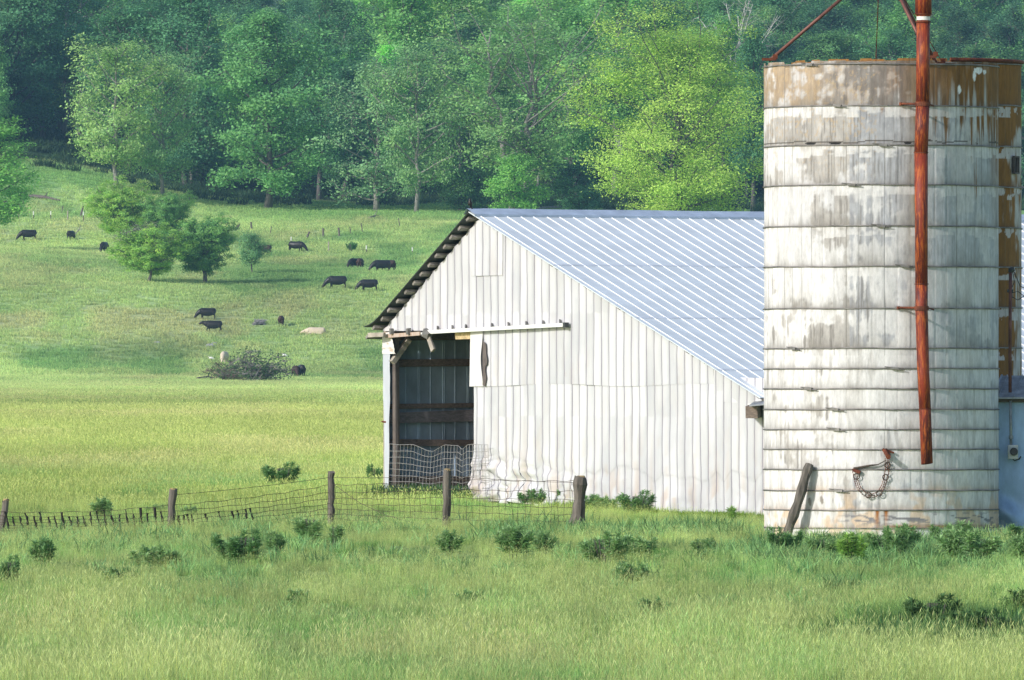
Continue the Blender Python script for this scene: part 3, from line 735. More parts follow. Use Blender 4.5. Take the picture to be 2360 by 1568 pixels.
def paint1(T, Z, stave, crs, jt, above, below, seed):
    zt = Z
    arc = T * SR
    u = 2030 + 270 * np.sin(np.clip(T, -1.57, 1.57)) ; v = VH - (Z - ZC) * F / (SD - SR)
    n = fbm(arc / .10, Z / .55, seed, 5); n2 = fbm(arc / .6, Z / .5, seed + 3, 5); n3 = fbm(arc / .045, Z / .05, seed + 5, 3); n4 = fbm(arc / .22, Z / .16, seed + 8, 5)
    st = vnoise(stave, crs, seed + 11); st2 = vnoise(stave, crs, seed + 12)
    c = np.ones(T.shape + (3,)) * WHT
    c = c * (0.93 + 0.12 * st + 0.10 * (n4 - .5))[..., None]
    # paint worn down to grey concrete in broad patches
    s1 = fbm(arc / .065, Z / 1.7, seed + 40, 4); s2 = fbm(arc / .028, Z / .8, seed + 50, 3); low = smooth01((860 - v) / 420)
    c = mixc(c, np.array([.50, .50, .52]), .45 * low * smooth01((u - 1775) / 50))
    def patch(lst):
        g = np.zeros(T.shape)
        for (u0, u1, v0, v1, k) in lst:
            e = smooth01((u - u0 + 22) / 44) * smooth01((u1 + 22 - u) / 44) * smooth01((v - v0 + 10) / 20) * smooth01((v1 + 10 - v) / 20); g = np.maximum(g, e * k)
        return g
    right = smooth01((u - 1930) / 330)
    G = patch([(1850, 2108, 250, 330, 1.0), (2140, 2290, 262, 330, .75), (1760, 1850, 262, 330, .45), (1840, 1930, 345, 424, .95), (1930, 2110, 350, 424, .72), (2150, 2200, 350, 424, .45), (2240, 2300, 345, 424, .8),
               (1862, 1935, 432, 518, .95), (1935, 2110, 440, 518, .50), (2130, 2300, 440, 518, .45), (1880, 1960, 525, 612, .62), (1960, 2110, 528, 612, .36), (2130, 2290, 528, 612, .42), (1890, 2000, 655, 710, .42), (2060, 2110, 640, 712, .55), (1850, 1960, 750, 803, .62), (1960, 2060, 770, 803, .45), (2120, 2300, 690, 803, .30)])
    wg = smooth01((G * 1.0 + (n2 - .5) * 1.9 + (s1 - .5) * 1.1 + (n4 - .5) * .9 - .27) / .34)
    gcol = GRY[None, None, :] * (0.9 + 1.1 * n4)[..., None] * np.where((u > 1950)[..., None], np.array([.95, 1.0, 1.10]), np.array([1.03, 1.0, .96]))  # worn grey, tinted warm left and cool right to follow the light
    c = mixc(c, gcol * 1.15, wg * .90)
    c = mixc(c, np.array([.15, .14, .13]), smooth01((s2 - .62) / .08) * wg * .6)
    c = mixc(c, np.array([.60, .62, .66]), .5 * smooth01((u - 1980) / 160) * smooth01((n2 - .35) / .2))  # right half tinted bluish: cooler light on that side put into colour
    # brown wash: whole top band, runs below it to the right
    run = 150 + 95 * (1 + 0 * n) + right ** 1.2 * 230 * np.maximum(0, s1 - .38) * 2.2
    br = smooth01((run - v) / (20 + 120 * n * right)) * (0.30 + .70 * smooth01((s1 * .5 + n2 * .5 + .40 * right - .42) / .18)) * (0.6 + .4 * smooth01((n4 + .3 * right - .36) / .14))
    ochre = OCH[None, None, :] * (0.55 + 1.0 * n)[..., None]
    c = mixc(c, ochre * (1 - .2 * smooth01((s2 - .5) / .1))[..., None], br * (.80 + .20 * right))
    tl = smooth01((245 - v) / 6) * (1 - smooth01((u - 1880) / 110)) * smooth01((n2 * .5 + n4 * .5 - .34) / .14) * .9
    c = mixc(c, np.array([.36, .27, .18]) * (0.6 + .9 * n4)[..., None], tl)
    md = smooth01((245 - v) / 6) * smooth01((u - 1860) / 50) * smooth01((2110 - u) / 60) * smooth01((n4 * .6 + s1 * .4 - .36) / .14) * .85
    c = mixc(c, np.array([.21, .19, .18]) * (.6 + .9 * n)[..., None], md)
    lic = smooth01((n3 - .62) / .06) * smooth01((470 - v) / 200) * .5
    c = mixc(c, np.array([.50, .36, .20]), lic * (u < 2010))
    # edge run at the right margin
    eg = smooth01((u - 2268) / 20) * smooth01((640 - v) / 500) * smooth01((n + .25 * n2 - .42) / .2)
    c = mixc(c, OCH, eg * .8)
    # brown streak behind the pipe
    pk = np.exp(-((u - 2100) / 22) ** 2) * smooth01((900 - v) / 500) * (.35 + n)
    c = mixc(c, np.array([.27, .22, .15]), pk * .85)
    # white bare-paint strip just under each upper hoop
    wh = (below < 0.16 + 0.08 * st) & (v < 640) & (v > 240)
    c = mixc(c, WHT * (.92 + .1 * st)[..., None], wh * smooth01((n4 * .8 + st * .2 - .36) / .14) * .7)
    
    for (bu, bv, ru, rv) in ((2247, 157, 9, 9), (2238, 172, 4, 13), (2202, 205, 4, 10), (2263, 162, 4, 5)):
        d = ((u - bu) / ru) ** 2 + ((v - bv) / rv) ** 2
        c = mixc(c, np.array([.9, .9, .92]), smooth01((1.25 - d + (n3 - .5)) / .3))
    # dirt line above each hoop
    dl = np.exp(-above / (0.026 + 0.13 * vnoise(arc / .35, crs * 3.1, seed + 20) ** 2 * (1 + 1.2 * (v < 820)))) * (0.45 + .55 * n4)
    c = mixc(c, np.where((v > 1120)[..., None], np.array([.30, .19, .09]), DRK * 1.3), dl * .85)
    dv = np.exp(-above / (.10 + .25 * n)) * smooth01((n - .5) / .15) * .45
    c = mixc(c, np.array([.30, .28, .25]), dv)
    # drips below hoops
    dr = np.exp(-below / 0.10) * smooth01((n - .56) / .1) * .5
    c = mixc(c, np.array([.33, .30, .26]), dr)
    # joints between staves
    jw = np.where(v < 820, .55, .16) * (.3 + 1.2 * (vnoise(stave, crs, 402) > .45))
    c = mixc(c, np.array([.20, .19, .17]), np.exp(-(jt / .009) ** 2) * jw * (.35 + .9 * n2))
    # cracks above second hoop
    zc = sv(326) + 0.05 * (np.round(vnoise(arc / .3, 0 * arc, 77) * 3) / 3 - .5)
    c = mixc(c, np.array([.08, .07, .06]), (np.abs(Z - zc) < .014) * 1.0 * (n2 > .38))
    for (cu, w_) in ((1862, 12), (1917, 14), (2082, 9)):
        d = ((u - cu) / w_) ** 2 + ((v - 330) / 3.0) ** 2; c = mixc(c, np.array([.02, .02, .02]), smooth01((1.2 - d) / .3))
    # foot: orange and brown stains, worn patches
    ft = smooth01((v - 1090) / 100)
    warm = ft * smooth01((fbm(arc / .35, Z / .35, 61, 4) - .50) / .1)
    c = mixc(c, np.array([.66, .47, .30]), warm * .65)
    gpch = smooth01((fbm(arc / .25, Z / .05, 65, 3) - .60) / .04) * np.exp(-((v - 1196) / 14) ** 2) * smooth01((u - 1900) / 60)
    c = mixc(c, np.array([.22, .215, .23]), gpch)
    for cu in (2011, 2031):
        d = np.exp(-((u - cu - 2 * n) / 4.5) ** 2) * smooth01((v - 1174) / 4) * np.exp(-np.maximum(0, v - 1180) / (22 if cu > 2020 else 34)); c = mixc(c, ORA * .7, d * 1.3)
    rs = np.exp(-((v - 1214) / 4.5) ** 2) * smooth01((u - 2000) / 60) * smooth01((n2 - .3) / .2); c = mixc(c, np.array([.30, .17, .07]), rs)
    for (bu, bv) in ((1860, 1157), (1887, 1153)):
        d = ((u - bu - (v - bv) * .1) / 3.5) ** 2 + ((v - bv) / 10) ** 2; c = mixc(c, np.array([.30, .27, .24]), smooth01((1.2 - d) / .4))
    return np.clip(c, 0.01, .9)

def paint2(T, Z, stave, crs, jt, above, below, seed):
    arc = T * SR; u = 2088 + 265 * np.sin(np.clip(T, -1.57, 1.57)); v = VH - (Z - ZC) * F / (SD + 5.2 - SR)
    n = fbm(arc / .10, Z / .6, seed, 5); n2 = fbm(arc / .6, Z / .5, seed + 3, 5); n4 = fbm(arc / .2, Z / .16, seed + 8, 5); st = vnoise(stave, crs, seed + 11)
    c = np.ones(T.shape + (3,)) * np.array([.60, .57, .54]) * (.85 + .3 * n4)[..., None]
    br = smooth01((n * .5 + n2 * .5 + .3 * smooth01((2340 - u) / 30) + .65 * smooth01((330 - v) / 120) - .42) / .2)
    c = mixc(c, OCH * (.75 + .7 * n)[..., None], br)
    dl = np.exp(-above / .05) * (.4 + .6 * n4); c = mixc(c, DRK, dl * .8)
    wh = (below < .25) & (n4 > .52) & (v > 243); c = mixc(c, WHT, wh * .7)
    c = mixc(c, np.array([.22, .17, .10]), np.exp(-(jt / .008) ** 2) * .6)
    return np.clip(c, .01, .9)

def hoop(name, cx, cy, R, z, parent, rad=0.0125, seed=0, lugth=None):
    mb = MB(); n = 120; pts = []
    for k in range(n + 1):
        a = 2 * math.pi * k / n
        w = 0.018 * (fbm(a * 3 + seed * 3.1, seed, 9, 2) - .5) if k not in (0, n) else 0
        pts.append((cx + math.sin(a) * (R + rad), cy - math.cos(a) * (R + rad), z + w))
    mb.tube(pts, rad, 6, False); o = mb.build(name, M_hoop, parent)
    if lugth is not None:
        p = lambda da, dr, dz: Vector((cx + math.sin(lugth + da) * (R + dr), cy - math.cos(lugth + da) * (R + dr), z + dz))
        m2 = MB(); m2.beam(p(-.035, .03, .012), p(.035, .03, -.008), .05, .05, jitter=.004); m2.tube([p(-.085, .035, .03), p(.02, .035, .01)], .011, 5); m2.tube([p(-.02, .035, -.01), p(.085, .035, -.03)], .011, 5)
        m2.build('hoop_lug', M_hoop, o)
    return o

silo = thing('silo', 'tall stained white concrete silo with steel hoops and a red pipe down its front', 'silo', (SCX, SD, gz(SCX, SD - 2)))
so_loc = Vector(silo.location)
def rel(o, root):
    o.location = -Vector(root.location); return o
rel(silo_wall('stave_wall', SCX, SD, SR, sv(139), -0.35, [sv(h) for h in HOOPS], paint1, silo, 101), silo)
lugu = {0: 1862, 1: 1923, 2: 2025, 3: 1955, 4: 2021, 5: 2075, 7: 1826, 8: 2052, 9: 1860, 10: 1918, 11: 1920, 14: 1926, 16: 2195}
for i, h in enumerate(HOOPS):
    lt = math.asin((lugu[i] - 2030) / 270.) if i in lugu else None
    rel(hoop('hoop', SCX, SD, SR + .004, sv(h), silo, seed=i, lugth=lt), silo)
S2Y = 230.6; S2X = (2088 - UC) / F * S2Y; S2R = 265. / F * S2Y
silo2 = thing('silo', 'rust-brown concrete silo standing half hidden behind the white silo', 'silo', (S2X, S2Y, 0))
def sv2(v): return ZC + (VH - v) / F * (S2Y)
h2 = [152, 247, 341, 435, 528, 618, 710.5, 803]
o = silo_wall('stave_wall', S2X, S2Y, S2R, sv2(143), -0.2, [sv2(h) for h in h2], paint2, silo2, 202); rel(o, silo2)
for i, h in enumerate(h2): rel(hoop('hoop', S2X, S2Y, S2R + .004, sv2(h), silo2, seed=i + 30), silo2)
# dark hatch on the second silo
a = math.asin((2332 - 2088) / 265.)
pc = Vector((S2X + math.sin(a) * (S2R + .01), S2Y - math.cos(a) * (S2R + .01), sv2(383)))
Mh = Matrix.Rotation(a, 3, 'Z')
rel(MB().box(pc, (.22, .05, .30), Mh).build('hatch', M_darkglass, silo2), silo2)
fr_ = MB()
for dx in (-.125, .125): fr_.box(pc + Mh @ Vector((dx, -.03, 0)), (.035, .05, .36), Mh)
for dz in (-.165, .165): fr_.box(pc + Mh @ Vector((0, -.03, 0)) + Vector((0, 0, dz)), (.21, .05, .03), Mh)
fr_.box(pc + Mh @ Vector((0.03, -.04, 0)), (.02, .03, .30), Mh)
rel(fr_.build('hatch_frame', M_rafter, silo2), silo2)
# red rim channel on the second silo
pts = []
for k in range(25):
    a = math.radians(20 + 90 * k / 24); pts.append((S2X + math.sin(a) * (S2R + .03), S2Y - math.cos(a) * (S2R + .03), sv2(145)))
rel(MB().tube(pts, .035, 6).build('rim_channel', M_rustdark, silo2), silo2)

# roofless top: pole frame
APEX = Vector(((2035 - UC) / F * SD, SD, ZC + (VH + 85) / F * SD))
frame = thing('pole_frame', 'brown steel pole tripod rising from the rim of the white silo', 'frame')
zrim = sv(139, SD)
def rimpt(u, front=True):
    a = math.asin(max(-1, min(1, (u - 2030) / 270.))); 
    if not front: a = math.pi - a
    return Vector((SCX + math.sin(a) * (SR - .04), SD - math.cos(a) * (SR - .04), zrim))
for u_, fr, r_ in ((1766, True, .034), (2134, True, .034), (2170, False, .036)):
    p = rimpt(u_, fr)
    o = MB().tube([p + Vector((0, 0, -.03)), APEX], r_, 10).build('pole', M_pole, frame, True)
    MB().beam(p + Vector((-.14, 0, 0.0)), p + Vector((.14, 0, 0.0)), .10, .05).box(p + Vector((.12, 0, .05)), (.09, .06, .09)).build('foot_plate', M_rustdark, o)
q = rimpt(2134).lerp(APEX, .62)
MB().tube([q - (APEX - rimpt(2134)).normalized() * .02, q + (APEX - rimpt(2134)).normalized() * .02], .055, 10).build('collar', M_rustdark, frame)
cb = thing('guy_cable', 'thin steel guy wires between the pole tripod and the silo rim', 'cable')
MB().tube([APEX, rimpt(2183, False)], .009, 5).build('wire', M_rustdark, cb)
MB().tube([APEX + Vector((-.07, 0, 0)), rimpt(2026, False)], .009, 5).build('wire', M_rustdark, cb)

# red filler pipe
pipe = thing('filler_pipe', 'long rust-red filler pipe hanging down the front of the white silo', 'pipe')
PD = SD - SR - 0.22
def pp(u, v): return px(u, v, PD)
segs = [(2127, -60, 38), (2127.5, 34, 38), (2128, 46, 31), (2127, 48, 31), (2126, 240, 31.5), (2122, 352, 31.5), (2122.5, 500, 30), (2123, 655, 29), (2123, 711, 29), (2127, 860, 28), (2131, 943, 27.5), (2135.5, 1069, 27)]
def pipeseg(i0, i1, name, mat=M_rust):
    pts = [pp(u, v) for u, v, w in segs[i0:i1 + 1]]; rad = [w / 2 / F * PD for u, v, w in segs[i0:i1 + 1]]
    return MB().tube(pts, rad, 20).build(name, mat, pipe, True)
pipeseg(0, 1, 'pipe_section'); pipeseg(3, 4, 'pipe_section'); pipeseg(4, 5, 'pipe_section'); pipeseg(5, 7, 'pipe_section'); pipeseg(7, 10, 'pipe_section')
mb = MB(); r0, r1 = 27.5 / 2 / F * PD, 27 / 2 / F * PD
p0, p1 = pp(2131, 943), pp(2135.5, 1069)
n = 24; vs = []
for p, r_ in ((p0, r0), (p1, r1), (p1, r1 - .008), (p0, r0 - .008)):
    for k in range(n): a = 2 * math.pi * k / n; vs.append(p + Vector((math.cos(a) * r_, math.sin(a) * r_, 0.02 * math.cos(a + .8) if p is p1 else 0)))
mb.add(vs, [(j * n + k, j * n + (k + 1) % n, (j + 1) * n + (k + 1) % n, (j + 1) * n + k) for j in range(3) for k in range(n)])
mb.build('pipe_outlet', M_rust, pipe, True)
MB().tube([pp(2127.5, 38), pp(2127.3, 47)], 31.2 / 2 / F * PD, 20).build('white_band', M_wtop, pipe)
MB().tube([pp(2127.5, 33), pp(2127.5, 38.5)], [38 / 2 / F * PD, 31.5 / 2 / F * PD], 20).build('reducer', M_rust, pipe)
for (u, v, w, h) in ((2127.5, 33, 42, 1.6), (2127, 51, 36, 2.2), (2126, 240, 35, 10), (2122, 352, 34, 2.2), (2123, 655, 33, 1.8), (2123, 711, 33.5, 10), (2131, 943, 29.5, 1.5)):
    MB().tube([pp(u, v - h / 2), pp(u, v + h / 2)], w / 2 / F * PD, 20).build('flange', M_rustdark, pipe)
for (v, ul) in ((240, 2076), (710, 2070)):
    m2 = MB().tube([pp(2115, v) + Vector((0, .02, 0)), pp(ul, v - 1) + Vector((0, .20, 0))], .022, 6)
    m2.tube([pp(ul, v - 4) + Vector((0, .2, 0)), pp(ul, v + 3) + Vector((0, .2, 0))], .035, 6)
    m2.tube([pp(2138, v), pp(2152, v + 4) + Vector((0, .22, 0))], .016, 6); m2.build('wall_bracket', M_rustdark, pipe)

# chain and rusty bracket hanging on the silo
def son(u, v, out=0.03):
    a = math.asin((u - 2030) / 270.); return Vector((SCX + math.sin(a) * (SR + out), SD - math.cos(a) * (SR + out), sv(v, SD - math.cos(a) * SR)))
chain = thing('chain', 'looped rusty chain hanging from a bracket on the white silo wall', 'chain')
path = [(1961, 1080), (1965, 1105), (1972, 1125), (1985, 1140), (2000, 1143), (2016, 1138), (2026, 1120), (2032, 1100), (2036, 1075), (2034, 1055)]
def cpath(t):
    i = min(int(t * (len(path) - 1)), len(path) - 2); f_ = t * (len(path) - 1) - i
    return path[i][0] * (1 - f_) + path[i + 1][0] * f_, path[i][1] * (1 - f_) + path[i + 1][1] * f_
mb = MB()
N = 40
for side in (-1, 0, 1):
    for i in range(N):
        (u0, v0), (u1, v1) = cpath(i / N), cpath((i + .8) / N)
        dx, dy = u1 - u0, v1 - v0; L = math.hypot(dx, dy); ox, oy = -dy / L * side * 4.0, dx / L * side * 4.0
        if side == 0 and i % 10 < 4: continue
        mb.tube([son(u0 + ox, v0 + oy, .04 + .015 * (i % 2)), son(u1 + ox, v1 + oy, .04 + .015 * (i % 2))], .008, 4)
mb.build('chain_links', M_rustdark, chain)
for (u, v) in ((1967, 1098), (1993, 1141), (2017, 1137), (2031, 1100), (2035, 1072)):
    pts = [son(u + 6.5 * math.cos(a), v + 6.5 * math.sin(a), .06) for a in np.linspace(0, 2 * math.pi, 13)]
    MB().tube(pts, .011, 5, False).build('chain_ring', M_wire, chain)
MB().tube([son(1960, 1080, .05), son(1998, 1073, .06), son(2014, 1071, .05), son(2032, 1061, .05)], [.022, .02, .01, .008], 6).build('bar', M_wire, chain)
MB().beam(son(1959, 1083, .05), son(1975, 1089, .05), .07, .06).build('hook_plate', M_rustdark, chain)
MB().beam(son(2029, 1036, .08), son(2037, 1052, .12), .09, .07).tube([son(2024, 1035, .04), son(2050, 1044, .05)], .02, 5).tube([son(2036, 1050, .05), son(2036, 1053, .22)], .05, 10).build('pulley_bracket', M_rustdark, chain)

# leaning weathered log against the silo
mb = MB(); LD = SD - SR
pts = [(1812, 1252), (1813, 1232), (1821, 1208), (1829, 1185), (1838, 1160), (1847, 1130), (1855, 1100), (1861, 1082), (1865, 1070)]
P_ = [px(u, v, SD - math.sqrt(SR ** 2 - (px(u, v, SD).x - SCX) ** 2) - .10 - 0.05 * (8 - k)) for k, (u, v) in enumerate(pts)]
mb.tube(P_, [.085, .10, .085, .11, .085, .105, .085, .10, .08], 7)
lg = mb.build('leaning_log', M_post, None); tag(lg, 'crooked grey log leaning against the left side of the white silo', 'log')

# ------------------------------------------------------------------ shed at the right edge
shed = thing('shed', 'blue-grey sheet metal lean-to shed beside the white silo at the right edge', 'shed')
SHD = 225.2
x0, x1 = (2294 - UC) / F * SHD, (2294 - UC) / F * SHD + 3.2
zt, zb3 = ZC + (VH - 917) / F * SHD, -0.3
nr, nc = 60, 70; ss = np.linspace(0, 1, nc); tt = np.linspace(0, 1, nr)
Sg, Tg = np.meshgrid(ss, tt)
X = x0 + (x1 - x0) * Sg; Z = zb3 + (zt - zb3) * Tg
dent = 0.05 * (fbm(X * 1.4, Z * .9, 44, 3) - .5) + 0.16 * np.exp(-((X - x0 - .22) / .22) ** 2 - ((Z - .45) / .35) ** 2) * np.sin(Z * 7 + X * 5)
left = 0.07 * np.exp(-((X - x0) / .12) ** 2) * smooth01((1.3 - Z) / .8)
Y = SHD - dent - left
sw = link('front_wall', np_mesh('front_wall', np.stack([X, Y, Z], -1).reshape(-1, 3), grid_faces(nr, nc), M_shed, None, True), shed)
MB().box(((x0 + x1) / 2, SHD + 1.2, (zt + zb3) / 2), (x1 - x0 - .06, 2.2, zt - zb3 - .1)).build('shed_body', M_shed, shed)
# hip roof sheet with standing seams
zr = ZC + (VH - 866) / F * (SHD + 1.0)
e0 = (2283 - UC) / F * (SHD - .3)
ya, yb = SHD - .30, SHD + 0.9
ze = ZC + (VH - 916) / F * ya
A_, B_, C_, D_ = Vector((e0, ya, ze)), Vector((x1 + .4, ya, ze)), Vector((x1 + .4, yb, zr)), Vector(((2308 - UC) / F * yb, yb, zr - .0))
G_ = Vector((e0 + .02, yb, ze))
mb = MB(); dn = Vector((0, 0, -.03))
mb.add([A_, B_, C_, D_, G_, A_ + dn, B_ + dn, C_ + dn, D_ + dn, G_ + dn], [(0, 1, 2, 3), (0, 3, 4), (8, 7, 6, 5), (9, 8, 5), (0, 5, 6, 1), (0, 4, 9, 5)])
sr = mb.build('shed_roof', M_shedroof, shed)
for k in range(14):
    t = .03 + k * .3; a = A_.lerp(B_, 0) + Vector((t + .12, 0, .012)); 
    b2 = Vector((a.x + .22 - 0.0, yb, zr + .012))
    if b2.x < D_.x: b2 = A_.lerp(D_, .6) + Vector((0.01, 0, .012))
    MB().tube([a, b2], .014, 5).build('roof_seam', M_shedroof, sr)
MB().tube([A_ + Vector((0, 0, .01)), D_ + Vector((0, 0, .01))], .022, 6).build('hip_cap', M_shedroof, sr)
MB().beam(Vector((x0 + .05, SHD - .06, zt - .03)), Vector((x1, SHD - .06, zt - .03)), .06, .12).build('fascia', M_rafter, shed)
# service mast
mast = thing('service_mast', 'thin dark service mast with drooping wires above the shed roof', 'mast')
MD = SHD - .12
MB().tube([px(2327, 905, MD), px(2327, 760, MD), px(2328, 626, MD)], .034, 10).build('mast_pipe', M_pole, mast, True)
MB().tube([px(2328, 628, MD), px(2329, 622, MD), px(2333, 621, MD), px(2336, 626, MD)], [.045, .06, .06, .03], 8).build('weatherhead', M_darkglass, mast)
w = MB()
w.tube([px(2335, 625, MD), px(2342, 640, MD), px(2350, 660, MD), px(2370, 668, MD)], .009, 5)
w.tube([px(2333, 626, MD), px(2337, 650, MD), px(2329, 668, MD)], .008, 5)
w.tube([px(2329, 668, MD), px(2332, 685, MD), px(2345, 692, MD), px(2360, 682, MD), px(2372, 680, MD)], .009, 5)
w.tube([px(2330, 676, MD), px(2345, 672, MD), px(2368, 690, MD)], .008, 5)
w.build('service_wire', M_darkglass, mast)
MB().tube([px(2320, 671, MD), px(2334, 671, MD)], .03, 6).build('clamp', M_darkglass, mast)
meter = thing('electric_meter', 'grey electric meter box with conduit on the blue shed wall', 'meter')
EDm = SHD - .16
MB().tube([px(2328, 924, EDm), px(2329, 1028, EDm)], .028, 8).build('conduit', M_shedroof, meter, True)
MB().tube([px(2329, 1004, EDm), px(2329, 1012, EDm)], .045, 8).build('coupling', M_shedroof, meter)
bx = MB().box(px(2333.5, 1042, EDm), (.20, .12, .28)); mbx = bx.build('meter_box', M_greybox, meter)
mod = mbx.modifiers.new('bevel', 'BEVEL'); mod.width = .015; mod.segments = 2
c_ = px(2335.5, 1041, EDm - .06)
mb = MB(); mb.tube([c_ + Vector((0, .02, 0)), c_ + Vector((0, -.06, 0)), c_ + Vector((0, -.075, 0))], [.078, .078, .06], 20); mb.build('dial_glass', M_darkglass, mbx)
MB().tube([px(2332, 1056, EDm), px(2337, 1062, EDm), px(2348, 1058, EDm), px(2352, 1052, EDm)], .015, 5).build('cable_tail', M_darkglass, meter)
# ------------------------------------------------------------------ scatter helper (grass and the far wood only)
def scatter(name, pts, rotz, scl, idx, tint, sources, mat, kind='stuff', tilt=None):
    me = bpy.data.meshes.new(name); n = len(pts)
    me.vertices.add(n); me.vertices.foreach_set('co', np.ascontiguousarray(pts, np.float32).ravel())
    def attr(nm, ty, arr, key):
        a = me.attributes.new(nm, ty, 'POINT'); a.data.foreach_set(key, np.ascontiguousarray(arr).ravel())
    rot = np.zeros((n, 3), np.float32); rot[:, 2] = rotz
    if tilt is not None: rot[:, 0:2] = tilt
    attr('rot', 'FLOAT_VECTOR', rot, 'vector')
    s3 = np.asarray(scl, np.float32); s3 = np.repeat(s3[:, None], 3, 1) if s3.ndim == 1 else s3
    attr('scl', 'FLOAT_VECTOR', s3, 'vector')
    attr('idx', 'INT', np.asarray(idx, np.int32), 'value')
    t4 = np.ones((n, 4), np.float32); t4[:, :3] = tint
    attr('tint', 'FLOAT_COLOR', t4, 'color')
    o = bpy.data.objects.new(name, me); COL.objects.link(o)
    src = bpy.data.collections.new(name + '_kinds')
    for i, sm in enumerate(sources):
        so_ = bpy.data.objects.new('%s_kind_%02d' % (name, i), sm) if isinstance(sm, bpy.types.Mesh) else sm
        src.objects.link(so_)
    ng = bpy.data.node_groups.new(name, 'GeometryNodeTree')
    ng.interface.new_socket('Geometry', in_out='INPUT', socket_type='NodeSocketGeometry')
    ng.interface.new_socket('Geometry', in_out='OUTPUT', socket_type='NodeSocketGeometry')
    gi, go = ng.nodes.new('NodeGroupInput'), ng.nodes.new('NodeGroupOutput')
    ip = ng.nodes.new('GeometryNodeInstanceOnPoints'); ci = ng.nodes.new('GeometryNodeCollectionInfo')
    ci.inputs['Collection'].default_value = src; ci.inputs['Separate Children'].default_value = True; ci.inputs['Reset Children'].default_value = True
    ip.inputs['Pick Instance'].default_value = True
    def na(nm, ty):
        k = ng.nodes.new('GeometryNodeInputNamedAttribute'); k.data_type = ty; k.inputs['Name'].default_value = nm; return k.outputs['Attribute']
    L = ng.links.new
    L(gi.outputs[0], ip.inputs['Points']); L(ci.outputs[0], ip.inputs['Instance'])
    L(na('idx', 'INT'), ip.inputs['Instance Index'])
    e2r = ng.nodes.new('FunctionNodeEulerToRotation'); L(na('rot', 'FLOAT_VECTOR'), e2r.inputs[0]); L(e2r.outputs[0], ip.inputs['Rotation'])
    L(na('scl', 'FLOAT_VECTOR'), ip.inputs['Scale']); L(ip.outputs[0], go.inputs[0])
    md = o.modifiers.new('scatter', 'NODES'); md.node_group = ng
    if kind: o['kind'] = kind
    return o

# ------------------------------------------------------------------ grass clumps
def clump(name, nb, rad, h0, h1, w, seed, heads=0.25, lean=0.35, segs=3, headlen=0.09):
    r = np.random.default_rng(seed); V = []; Fc = []; C = []
    for b in range(nb):
        a = r.uniform(0, 2 * math.pi); q = rad * math.sqrt(r.uniform()); bx, by = q * math.cos(a), q * math.sin(a)
        h = r.uniform(h0, h1); d = r.uniform(0, 2 * math.pi); ln = h * abs(r.normal(0, lean)); face = r.uniform(0, math.pi)
        head = r.uniform() < heads
        if head: h *= 1.25; ln *= .7
        ww = w * r.uniform(.6, 1.2) * (0.45 if head else 1)
        fx, fy = math.cos(face) * ww / 2, math.sin(face) * ww / 2
        base = len(V); shade = r.uniform(.5, 1.35); yel = r.uniform(-.12, .25) + (.35 if head else 0)
        for k in range(segs + 1):
            t = k / segs; x = bx + math.cos(d) * ln * t ** 2; y = by + math.sin(d) * ln * t ** 2; z = h * (t - 0.18 * (ln / h) * t ** 2) - .03
            wk = (1 - t) ** .6 if k < segs else 0.08
            V += [(x - fx * wk, y - fy * wk, z), (x + fx * wk, y + fy * wk, z)]
            tip = .72 + .34 * t
            c = (shade * tip * (1 + yel), shade * tip * (1 + yel * .35), shade * tip * (1 - yel * .1)); C += [c, c]
        Fc += [(base + 2 * k, base + 2 * k + 1, base + 2 * k + 3, base + 2 * k + 2) for k in range(segs)]
        if head:
            x, y, z = V[-1]; hw = w * r.uniform(.7, 1.2); hb = len(V); dx, dy = math.cos(d) * headlen * .5, math.sin(d) * headlen * .5
            hf = (math.cos(face) * hw / 2, math.sin(face) * hw / 2)
            V += [(x, y, z - .01), (x + dx * .5 - hf[0], y + dy * .5 - hf[1], z + headlen * .35), (x + dx, y + dy, z + headlen * .8), (x + dx * .5 + hf[0], y + dy * .5 + hf[1], z + headlen * .35)]
            C += [(1.35, 1.12, 1.2)] * 4; Fc.append((hb, hb + 1, hb + 2, hb + 3))
    return np_mesh(name, np.array(V), np.array(Fc), M_grass, np.array(C))

near_k = [clump('meadow_grass_tuft', 60, .26, .14, .46, .009, 100 + i, heads=.10 + .05 * (i % 3), lean=.42) for i in range(4)]
near_k += [clump('lush_grass_tuft', 56, .24, .2, .42, .013, 120, heads=.0, lean=.5), clump('seeding_grass_tuft', 34, .25,   .3, .58, .008, 121, heads=.5, lean=.28)]
mid_k = [clump('field_grass_tuft', 60, .45, .16, .34, .02, 140 + i, heads=.2, lean=.4, segs=2) for i in range(3)]
far_k = [clump('pasture_grass_tuft', 46, .8, .16, .40, .08, 160 + i, heads=.12, lean=.45, segs=2) for i in range(3)]

def in_barn(x, y, m=0.0):
    dx, dy = x - BL.x, y - BL.y
    s = dx * GV.x + dy * GV.y; e = dx * EV.x + dy * EV.y
    return (s > -m) & (s < BW + m) & (e > -m) & (e < BLEN + m)
def in_built(x, y, m=.05):
    r1 = (x - SCX) ** 2 + (y - SD) ** 2 < (SR + m) ** 2; r2 = (x - S2X) ** 2 + (y - S2Y) ** 2 < (S2R + m) ** 2
    sh = (x > x0 - m) & (y > SHD - m) & (y < SHD + 3)
    return in_barn(x, y, m) | r1 | r2 | sh

def sample_band(y0, y1, dens_fn, u0, u1, n, seed):
    r = np.random.default_rng(seed)
    y = r.uniform(y0, y1, n); u = r.uniform(u0, u1, n)
    x = (u - UC) / F * y
    w = dens_fn(x, y) * y / y1
    k = r.uniform(0, 1, n) < w
    return x[k], y[k], r

